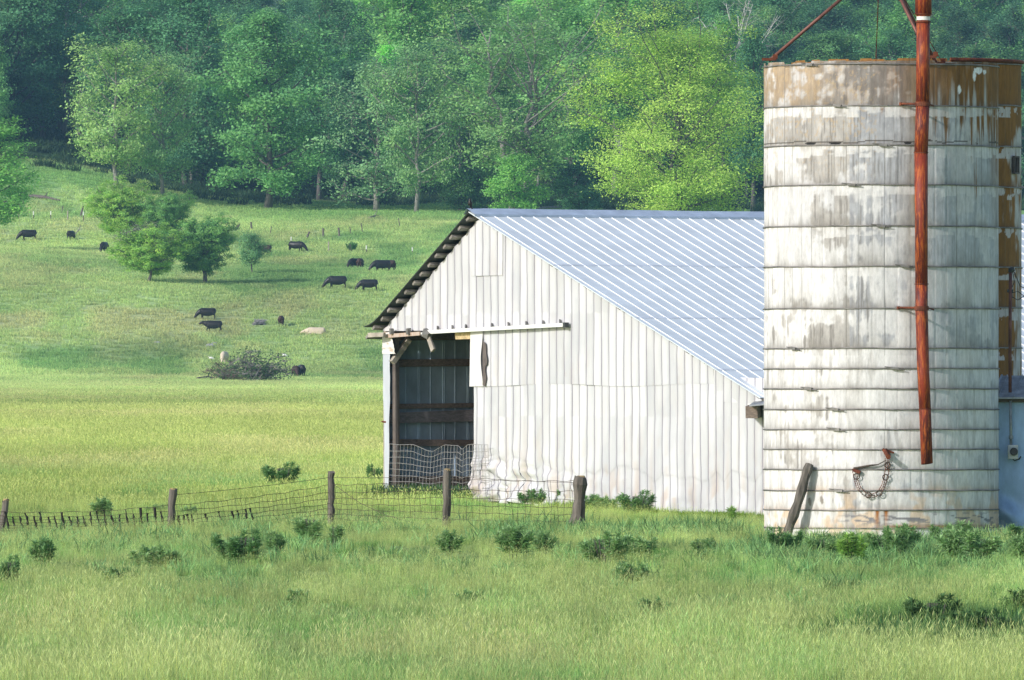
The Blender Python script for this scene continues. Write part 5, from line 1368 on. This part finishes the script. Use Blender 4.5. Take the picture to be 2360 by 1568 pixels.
C_MID = (.22, .50, .15); C_BLU = (.26, .50, .22); C_YEL = (.42, .66, .20); C_OLV = (.33, .58, .21); C_DRK = (.14, .36, .14); C_BRT = (.26, .58, .12); C_LIM = (.46, .73, .15); C_HAW = (.33, .62, .13); C_HAD = (.23, .48, .12)
for a in [
    ('round', 'bright green tree cut by the left edge, low over the pasture', -18, 505, 300, 185, C_BRT, 1600),
    ('sparse', 'thin yellow-green tree, furthest left of the two in front of the dark wood', 268, 432, 340, 215, C_YEL, None),
    ('sparse', 'thin grey-green tree with bare branches, standing above the hawthorns', 374, 452, 335, 180, C_OLV, None),
    ('big', 'large full green tree between the thin trees and the wide pale ones', 617, 482, 455, 270, C_MID, None),
    ('sparse2', 'wide pale blue-green tree with a short dark trunk, left of a similar one', 868, 488, 360, 290, (.12, .20, .095), None),
    ('sparse', 'pale tree with a straight trunk just left of the barn ridge', 959, 490, 390, 210, (.13, .21, .085), None),
    ('multi', 'tall tree with three pale trunks rising behind the barn ridge', 1186, 492, 500, 400, (.13, .21, .075), 1715),
    ('flame', 'slim green tree directly left of the three-trunked tree', 1150, 478, 350, 120, (.11, .19, .07), 1740),
    ('lime', 'huge bright yellow-green tree behind the barn roof beside the silo', 1560, 530, 565, 375, C_LIM, 1650),
    ('small', 'small dark tree under the wood, left of the huge yellow-green tree', 1333, 492, 120, 110, C_DRK, 1725),
    ('small', 'bright low tree growing at the foot of the three-trunked tree', 1185, 430, 150, 110, C_BRT, 1700),
    ('flame', 'dark tree between the silo and the huge yellow-green tree', 1735, 500, 420, 120, C_DRK, 1760),
    ('bare', 'leafless bleached tree rising behind the top of the yellow-green tree', 1700, 480, 470, 190, C_OLV, 1830),
    ('small', 'low scrubby tree with pale twigs left of the barn ridge', 1075, 480, 95, 110, (.08, .16, .07), 1735),
    ('round', 'mid green tree filling the gap behind the yellow-green tree at its left', 1330, 480, 470, 240, (.12, .23, .07), 1770),
    ('tall', 'light green tall tree between the three-trunked tree and the yellow-green tree', 1420, 470, 540, 200, (.14, .25, .065), 1800),
    ('big', 'dark full tree at the left edge behind the lit slope', 20, 345, 440, 240, C_DRK, 1860),
    ('tall', 'dark tall tree with visible trunk left of the thin yellow-green tree', 98, 335, 430, 130, C_DRK, 1870),
    ('tall', 'dark tall tree with thick trunk close behind the thin yellow-green tree', 152, 332, 420, 140, C_DRK, 1880),
    ('tall', 'tall yellowish tree with upright trunk behind the left wood edge', 185, 330, 440, 150, C_MID, 1930),
    ('big', 'dark green full tree behind and between the two thin trees', 430, 430, 470, 230, C_DRK, 1790),
    ('round', 'dark rounded tree behind the two thin trees', 300, 410, 400, 220, (.055, .125, .05), 1800),
    ('flame', 'dark narrow tree right of the large full green tree', 735, 470, 420, 130, C_DRK, 1780),
    ('tall', 'tall tree with reddish pale trunk above the wide pale trees', 765, 450, 480, 150, (.075, .15, .065), 1830),
    ('round', 'dark rounded tree under the tall one, behind the wide pale tree', 795, 470, 330, 190, C_DRK, 1790),
    ('round', 'lit green tree behind the tops of the two pale trees', 930, 455, 480, 220, (.13, .25, .07), 1850),
    ('big', 'pale yellowish tree top above and between the pale trees and the forked one', 1030, 450, 500, 230, (.16, .26, .07), 1870),
    ('sparse2', 'thin spreading tree in front of the dark wood right of the pale trees', 1060, 485, 300, 190, (.12, .20, .075), 1735),
    ('tall', 'light green tall tree behind the forked tree, right side', 1270, 455, 520, 190, (.14, .25, .07), 1850),
    ('round', 'low green tree seen over the silo rim at its left', 1860, 260, 230, 220, (.10, .20, .075), 2000),
    ('tall', 'dark tree behind the steel tripod leg', 1800, 330, 420, 160, C_DRK, 1960),
    ('round', 'light green leafy tree behind the red pipe top', 2010, 270, 270, 260, (.11, .22, .085), 2000),
    ('tall', 'tall forked dark trunk tree seen right of the red pipe top', 2240, 300, 420, 180, (.06, .13, .055), 2020),
    ('round', 'green tree seen over the silo rim at the right edge', 2340, 300, 330, 200, (.07, .15, .06), 1990),
]:
    tree(a[0], a[1], a[2], a[3], a[4], a[5], a[6], a[7])

# the far wood behind them, too many to count
far_t = []
far_cols = [(.055, .125, .055), (.09, .18, .06), (.065, .14, .06), (.12, .20, .07), (.10, .2, .06), (.045, .10, .05)]
for i, k_ in enumerate(('big', 'round', 'tall', 'flame', 'sparse2', 'sparse')):
    tm_, cr_, H_ = TK[k_]
    for m_ in ('trunk', 'crown'): pass
    me = bpy.data.meshes.new('far_tree'); 
    # join trunk and crown into one source mesh
    nv = len(tm_.vertices); tco = np.empty(nv * 3, np.float32); tm_.vertices.foreach_get('co', tco)
    cco = np.empty(len(cr_.vertices) * 3, np.float32); cr_.vertices.foreach_get('co', cco)
    allv = np.concatenate([tco.reshape(-1, 3), cco.reshape(-1, 3)])
    tq = [list(p.vertices) for p in tm_.polygons if len(p.vertices) == 4]
    cf = np.arange(len(cr_.vertices)).reshape(-1, 4) + nv
    allf = np.concatenate([np.array(tq), cf])
    tc_ = np.empty(len(cr_.vertices) * 4, np.float32); cr_.color_attributes['Col'].data.foreach_get('color', tc_)
    cc = np.concatenate([np.ones((nv, 3)), tc_.reshape(-1, 4)[:, :3]])
    me = np_mesh('far_tree', allv, allf, None, cc); me.materials.append(M_barkpale if i % 2 else M_bark); me.materials.append(M_leaf_i)
    mi = np.zeros(len(allf), np.int32); mi[len(tq):] = 1; me.polygons.foreach_set('material_index', mi)
    far_t.append(me)
r = np.random.default_rng(77)
P_, S_, I_, T_ = [], [], [], []
yy = 1815.0
while yy < 2560:
    step = 9.5 + (yy - 1815) * .008
    half_u = np.arange(-760, 3100, step / yy * F)
    for u in half_u:
        u2 = u + r.uniform(-.45, .45) * step / yy * F; y2 = yy + r.uniform(-5, 5); x2 = (u2 - UC) / F * y2
        if 20 < u2 < 235 and y2 < 1925: continue
        if 520 < u2 < 600 and y2 < 1880: continue
        if 590 < u2 < 690 and y2 > 1840: continue
        if r.uniform() < .12: continue
        P_.append((x2, y2, gz(x2, y2) - .3)); s = r.uniform(.72, 1.05)
        if u2 < 1700 and 560 < u2 < 720: s *= .85
        S_.append((s * r.uniform(.9, 1.2), s * r.uniform(.9, 1.2), s)); k = int(r.choice(6, p=[.22, .2, .2, .16, .12, .10])); I_.append(k)
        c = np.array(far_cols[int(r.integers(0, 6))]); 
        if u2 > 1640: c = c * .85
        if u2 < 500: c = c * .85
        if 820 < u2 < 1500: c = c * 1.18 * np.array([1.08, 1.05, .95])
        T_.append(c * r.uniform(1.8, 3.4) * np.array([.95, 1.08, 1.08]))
    yy += step * .9
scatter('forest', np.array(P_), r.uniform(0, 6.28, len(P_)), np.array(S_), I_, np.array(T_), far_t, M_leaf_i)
# bushes in the shade of the wood edge: undergrowth
ug = [clump('undergrowth_tuft', 70, 1.4, .5, 1.6, .22, 190 + i, heads=0, lean=.9, segs=2) for i in range(2)]
xs, ys, rr = sample_band(1742, 1900, lambda x, y: .9 * smooth01((fbm(x / 9, y / 9, 99, 3) - .42) / .1) + 0 * x, -120, 2450, 3000, 13)
scatter('undergrowth', np.stack([xs, ys, terrain(xs, ys)], 1), rr.uniform(0, 6.28, len(xs)), rr.uniform(.6, 1.3, len(xs)), rr.integers(0, 2, len(xs)), np.array([.06, .12, .05]) * rr.uniform(.7, 1.4, (len(xs), 1)), ug, M_grass)

# hawthorns on the pasture
hg = 'hawthorn trees on the pasture'
tree('haw', 'broad hawthorn furthest back and highest of the cluster, left side', 276, 556, 141, 128, C_HAW, None, 'hawthorn', 'hawthorn', hg, 0.5)
tree('haw2', 'domed hawthorn just behind the cluster, right of the broad back one', 390, 562, 116, 92, C_HAD, None, 'hawthorn', 'hawthorn', hg, 2.0)
tree('haw', 'wide low hawthorn with several short trunks, front left of the cluster', 345, 652, 140, 140, C_HAW, None, 'hawthorn', 'hawthorn', hg, 4.0)
tree('haw2', 'dense dark hawthorn on two trunks, front right of the cluster', 474, 654, 153, 128, C_HAD, None, 'hawthorn', 'hawthorn', hg, 1.2)
tree('haw3', 'small thin hawthorn standing alone right of the cluster', 580, 630, 96, 68, (.10, .18, .075), None, 'hawthorn', 'hawthorn', hg, 0.2)

# brush pile: dead grey tangle with a few leaves
def brush(name, label, u, v, w, h, seed, leafy, cat, col=(.16, .145, .13)):
    g_ = ground_at(u, v, 1200, 1800); k = g_.y / F; r = np.random.default_rng(seed)
    t = thing(name, label, cat, g_); mb = MB(); W, Hh = w * k, h * k; tips = []
    for i in range(26):
        a = r.uniform(0, 6.28); q = r.uniform(-.45, .45); p = np.array([q * W, r.uniform(-1, 1), 0]); d = np.array([math.cos(a) * .8, math.sin(a) * .5, r.uniform(.6, 1.4)]); d /= np.linalg.norm(d)
        L = Hh * r.uniform(.95, 1.25) * (1 - .8 * abs(q)); pts = [p]
        for s in range(5): d = d + r.normal(0, .25, 3) + np.array([0, 0, -.14 * s]); d /= np.linalg.norm(d); pts.append(pts[-1] + d * L / 4)
        mb.tube([Vector(x_) for x_ in pts], [a_ * min(1, Hh / 3) for a_ in (.12, .09, .07, .05, .03, .015)], 4, False)
        for j in range(26):
            b = pts[r.integers(1, 6)]; dd = r.normal(0, 1, 3); dd[2] = abs(dd[2]) * .5 - .2; dd /= np.linalg.norm(dd); e = b + dd * r.uniform(.5, 1.5) * min(1, Hh / 4); m_ = (b + e) / 2 + r.normal(0, .12, 3)
            if e[2] < 0: e[2] = .05
            mb.tube([Vector(b), Vector(m_), Vector(e)], [.04, .028, .012], 3, False); tips.append(e)
    mb.build('branches', simple(name + '_twigs', col, .95, var=.35, scale=1), t)
    if leafy:
        T = np.array(tips); N = int(len(T) * leafy); P = T[r.integers(0, len(T), N)] + r.normal(0, .25, (N, 3)); nr = r.normal(0, 1, (N, 3)); nr /= np.linalg.norm(nr, axis=1)[:, None]
        a = np.cross(nr, r.normal(0, 1, (N, 3))); a /= np.linalg.norm(a, axis=1)[:, None]; b = np.cross(nr, a); s = .14
        V = np.stack([P - a * s, P + b * s * .7, P + a * s, P - b * s * .7], 1).reshape(-1, 3); c = link('leaves', np_mesh('leaves', V, np.arange(N * 4).reshape(-1, 4), M_leaf, np.ones((N * 4, 3))), t); c.color = (.10, .17, .07, 1)
    return t
brush('brush_pile', 'grey tangled heap of dead thorn branches on the pasture', 588, 880, 54, 78, 5, 2.2, 'brush pile', (.21, .195, .18))
brush('brush_pile', 'low brown heap of dead twigs left of the grey thorn tangle', 530, 879, 48, 48, 6, .5, 'brush pile', (.17, .13, .11))
brush('dead_bush', 'leafless grey bush in the middle of the hawthorn cluster', 330, 560, 36, 62, 7, .3, 'dead bush', (.30, .29, .27))
brush('dead_bush', 'tiny grey bush on the slope above the lone grazing brown cow', 598, 748, 3, 13, 8, 0, 'dead bush', (.28, .27, .29))
# small dark bush on the far slope
weed('bush', 'small dark bush near the white-tipped posts on the far slope', 'bush', 808, 580, 4, 2.2, C_DRK, .9, None)
def log(label, u0, v0, u1, v1, r0, mat=M_barkpale, D=None):
    g0 = ground_at(u0, v0, 1300, 1900); g1 = ground_at(u1, v1, 1300, 1900)
    if abs(g1.y - g0.y) > 12: g1.y = g0.y + 6; g1.x = (u1 - UC) / F * g1.y; g1.z = gz(g1.x, g1.y)
    up_ = Vector((0, 0, r0 * .8)); m = g0.lerp(g1, .5) + Vector((0, 0, .15))
    t = thing('fallen_log', label, 'log', g0); o = MB().tube([g0 + up_ - g0, m + up_ - g0, g1 + up_ - g0], [r0, r0 * .8, r0 * .4], 7).build('trunk', mat, t)
    MB().tube([m + up_ - g0, m - g0 + Vector((.5, 0, 1.1))], [r0 * .4, .02], 4).build('snag', mat, t)
log('dark fallen log on the hillside below the left wood edge', 68, 456, 138, 466, .3, M_rafter)
log('pale fallen branch on the grass near the wood, above the barn ridge', 850, 505, 875, 500, .16)
log('pale fallen trunk under the small dark tree beside the yellow-green tree', 1240, 484, 1330, 478, .25)
log('dark branch lying at the left foot of the brush heap', 455, 878, 500, 873, .2, M_rafter)
log('long dark fallen trunk slanting under the three-trunked tree', 1080, 486, 1150, 470, .3, M_bark)
for i, (u, v, s, lab) in enumerate([(484, 800, .42, 'pale blue-grey boulder above the cream cow by the brush heap'), (494, 794, .3, 'smaller grey boulder right behind the pale one above the brush heap'), (27, 601, .35, 'white flat stone on the pasture near the left edge'), (362, 791, .45, 'flat grey stone in the grass below the walking black cow'), (278, 798, .3, 'low flat stone in the grass left of the other flat stone')]):
    g_ = ground_at(u, v, 1300, 1800); mb = MB(); n = 9
    rk = thing('boulder', lab, 'boulder', g_, group='stones on the pasture'); rr_ = random.Random(i)
    vs = []; rings = 5
    for a_ in range(rings):
        ph = math.pi / 2 * a_ / (rings - 1)
        for b_ in range(n):
            q = 6.283 * b_ / n; k = s * rr_.uniform(.8, 1.2); vs.append((math.cos(q) * math.cos(ph) * k * 1.4, math.sin(q) * math.cos(ph) * k, math.sin(ph) * k * (.9 if i < 2 else .4)))
    mb.add(vs, [(a_ * n + b_, a_ * n + (b_ + 1) % n, (a_ + 1) * n + (b_ + 1) % n, (a_ + 1) * n + b_) for a_ in range(rings - 1) for b_ in range(n)]); mb.build('stone', M_rock, rk)

# ------------------------------------------------------------------ cattle
def remeshed(mb, name, vox=.05, smooth=3):
    o = mb.build(name, None); m = o.modifiers.new('r', 'REMESH'); m.mode = 'VOXEL'; m.voxel_size = vox
    s = o.modifiers.new('s', 'SMOOTH'); s.iterations = smooth; s.factor = .6
    dg = bpy.context.evaluated_depsgraph_get(); me = bpy.data.meshes.new_from_object(o.evaluated_get(dg)); me.name = name
    bpy.data.objects.remove(o); me.shade_smooth(); return me
def cow_mesh(name, pose):
    """cow facing -x, standing on z = 0; one continuous body"""
    mb = MB()
    n = 14
    def loft(st):
        b = len(mb.v)
        for (x, z, w, h, y) in st:
            for k in range(n):
                a = 2 * math.pi * k / n; mb.v.append((x, y + math.cos(a) * w, z + math.sin(a) * h))
        for i in range(len(st) - 1):
            for k in range(n): mb.f.append((b + i * n + k, b + i * n + (k + 1) % n, b + (i + 1) * n + (k + 1) % n, b + (i + 1) * n + k))
        mb.f.append(tuple(b + k for k in reversed(range(n)))); mb.f.append(tuple(b + (len(st) - 1) * n + k for k in range(n)))
    lift = -.62 if pose == 'lie' else 0
    # trunk: chest deep, belly full, rump square
    loft([(-.92, 1.0, .18, .28, 0), (-.80, .98, .28, .41, 0), (-.55, .94, .35, .48, 0), (-.2, .91, .39, .49, 0), (.2, .90, .41, .50, 0), (.55, .95, .38, .45, 0), (.80, 1.02, .33, .38, 0), (.93, 1.05, .24, .30, 0), (.99, 1.05, .11, .16, 0)])
    if pose == 'graze':
        nk = [(-.80, .98), (-1.05, .86), (-1.26, .66), (-1.40, .48)]; hd = [(-1.38, .50), (-1.46, .38), (-1.54, .24), (-1.60, .14)]
    elif pose == 'walk':
        nk = [(-.80, 1.0), (-1.05, 1.10), (-1.22, 1.16), (-1.34, 1.18)]; hd = [(-1.30, 1.20), (-1.46, 1.14), (-1.62, 1.03), (-1.72, .97)]
    else:
        nk = [(-.80, 1.0), (-1.02, .98), (-1.22, .95), (-1.36, .92)]; hd = [(-1.32, .93), (-1.48, .88), (-1.62, .80), (-1.72, .75)]
    mb.tube([(x, 0, z) for x, z in nk], [.36, .28, .22, .17], 12); mb.tube([(x, 0, z) for x, z in hd], [.16, .165, .12, .095], 12)
    hx, hz = hd[0]
    for s in (-1, 1): mb.tube([(hx + .02, s * .10, hz + .06), (hx + .04, s * .26, hz + .07), (hx + .02, s * .34, hz + .01)], [.045, .06, .02], 6)
    if pose != 'lie':
        sw = .16 if pose == 'walk' else .07
        for x, s, dx in ((-.66, -1, -sw), (-.60, 1, sw), (.74, -1, sw), (.80, 1, -sw)):
            if x < 0: mb.tube([(x, s * .19, .85), (x, s * .20, .60), (x + dx * .6, s * .19, .36), (x + dx, s * .19, .07), (x + dx - .03, s * .19, -.0)], [.17, .115, .075, .055, .07], 9)
            else: mb.tube([(x, s * .20, .98), (x - .04, s * .22, .70), (x + .10 + dx * .5, s * .20, .42), (x + .04 + dx, s * .19, .07), (x + dx, s * .19, 0)], [.24, .17, .075, .055, .07], 9)
        mb.tube([(.97, 0, 1.22), (1.04, 0, 1.05), (1.05, .02, .7), (1.04, .02, .42), (1.04, .02, .28)], [.04, .028, .024, .05, .02], 6)
    else:
        for x, s in ((-.6, -1), (-.6, 1), (.6, -1), (.6, 1)): mb.tube([(x, s * .3, .68), (x - .35, s * .40, .66), (x - .6, s * .36, .64)], [.12, .09, .06], 8)
        mb.tube([(.97, 0, 1.15), (1.08, .1, .95), (1.12, .15, .68)], [.04, .03, .04], 6)
    me = remeshed(mb, name)
    if lift:
        me.transform(Matrix.Translation((0, 0, lift)))
    return me
CM = {p: cow_mesh('cow_' + p, p) for p in ('graze', 'walk', 'lie')}
TAGM = simple('tag', (.5, .5, .5))
def cow(label, u, v, pose, head, mat, s=1.0, name='cow'):
    """head: compass direction of the head in degrees, 180 = left, 0 = right, 90 = away, -90 = towards us"""
    g_ = ground_at(u, v, 1300, 1900); g_.z -= .02
    t = thing(name, label, 'cow', g_, math.radians(head - 180), 'cattle grazing on the hillside'); t.scale = (s, s, s)
    b = link('body', CM[pose], t)
    b.material_slots
    if not CM[pose].materials: CM[pose].materials.append(mat)
    b.material_slots[0].link = 'OBJECT'; b.material_slots[0].material = mat
    return t
for a in [
    ('black cow grazing alone at the far left of the hillside', 66, 555, 'graze', 190, M_black, 1.12),
    ('black cow facing away beside the dead branch, second from the left', 163, 553, 'graze', 70, M_black, .95),
    ('black cow grazing end-on left of the hawthorn cluster', 240, 583, 'graze', -105, M_black, 1.1),
    ('dark brown cow half hidden behind the small lone hawthorn', 609, 587, 'graze', 170, M_brown, 1.0),
    ('black cow grazing to the right below the leaning fence posts', 682, 581, 'graze', -20, M_black, 1.08),
    ('black cow partly behind the brown one, left of that pair', 818, 620, 'graze', -130, M_black, 1.05),
    ('reddish brown cow seen from behind, right of that pair', 830, 620, 'graze', 80, M_brown, 1.05),
    ('black cow grazing in front of another, rightmost group near the barn roof', 880, 627, 'graze', 195, M_black, 1.15),
    ('brown-black cow standing close behind the rightmost black cow', 894, 626, 'graze', 150, M_brown, 1.1),
    ('black cow grazing to the left, left of two above the barn eave', 777, 666, 'graze', 182, M_black, 1.2),
    ('black cow grazing to the left, right of two above the barn eave', 850, 672, 'graze', 184, M_black, 1.12),
    ('black cow grazing, upper of the two in the tan grass', 478, 737, 'graze', 183, M_black, 1.05),
    ('black cow walking left with raised head, lower of two in tan grass', 492, 766, 'walk', 178, M_black, 1.05),
    ('brown-black cow seen end-on above the brush heap', 648, 752, 'graze', 85, M_brown, .95),
    ('cream white cow lying in the grass left of the barn', 728, 771, 'lie', 180, M_cream, 1.15),
    ('cream cow with brown legs standing behind the brush heap', 517, 838, 'graze', -100, M_cream, 1.05),
    ('reddish brown cow beside a black one, right of the brush heap', 681, 870, 'graze', -80, M_brown, 1.0),
    ('black cow beside the brown one, right of the brush heap', 694, 870, 'graze', 100, M_black, 1.08),
]: cow(*a)
g_ = ground_at(172, 546, 1300, 1900)
t = thing('dead_branch', 'forked dead branch sticking up beside a black cow on the hillside', 'branch', g_)
MB().tube([(-.3, .4, 0), (.5, .4, .9), (.9, .4, 1.7)], [.11, .08, .03], 6).tube([(.5, .4, .9), (1.1, .4, 1.2)], [.05, .02], 5).build('limb', M_barkpale, t)
for u, v, lab in ((487, 829, 'small white bird in the grass left of the cream cow'), (656, 822, 'small white bird on the right side of the brush heap')):
    p = ground_at(u, v + 6, 1300, 1900); p.z += .35
    t = thing('egret', lab, 'bird', p)
    bo = MB().tube([(-.28, 0, .10), (-.15, 0, .16), (.05, 0, .16), (.28, 0, .05), (.36, 0, .02)], [.05, .12, .14, .07, .02], 8).tube([(-.22, 0, .12), (-.3, 0, .3), (-.36, 0, .34)], [.05, .04, .05], 6).build('body', M_wtop, t, True)
    MB().tube([(-.38, 0, .34), (-.5, 0, .32)], [.025, .005], 5).build('beak', M_boardgold, bo)
    MB().tube([(0, .03, .08), (0, .03, -.35)], .015, 4).tube([(.05, -.03, .08), (.05, -.03, -.35)], .015, 4).build('legs', M_rafter, t)

# ------------------------------------------------------------------ far ridge and haze
ys = np.linspace(3450, 4300, 12); xs = np.linspace(-800, 800, 90); Y, X = np.meshgrid(ys, xs, indexing='ij')
Z = -40 + 300 * smooth01((Y - 3450) / 800) + 14 * (fbm(X / 90, Y / 90, 7, 4) - .5)
rd = link('hills', np_mesh('hills', np.stack([X, Y, Z], -1).reshape(-1, 3), grid_faces(12, 90), simple('far_wood', (.07, .13, .06), 1, var=.4, scale=.05), None, True)); tag(rd, kind='structure')
hz_ = MB().box((0, 2200, 75), (1700, 4500, 330)).build('haze', None); tag(hz_, kind='stuff')
m = bpy.data.materials.new('haze'); m.use_nodes = True; nt = m.node_tree; nt.nodes.clear()
out = nt.nodes.new('ShaderNodeOutputMaterial'); pv = nt.nodes.new('ShaderNodeVolumePrincipled')
pv.inputs['Color'].default_value = (.36, .70, 1.0, 1); pv.inputs['Density'].default_value = 0.00006; pv.inputs['Anisotropy'].default_value = 0.0
nt.links.new(pv.outputs[0], out.inputs['Volume']); hz_.data.materials.append(m)
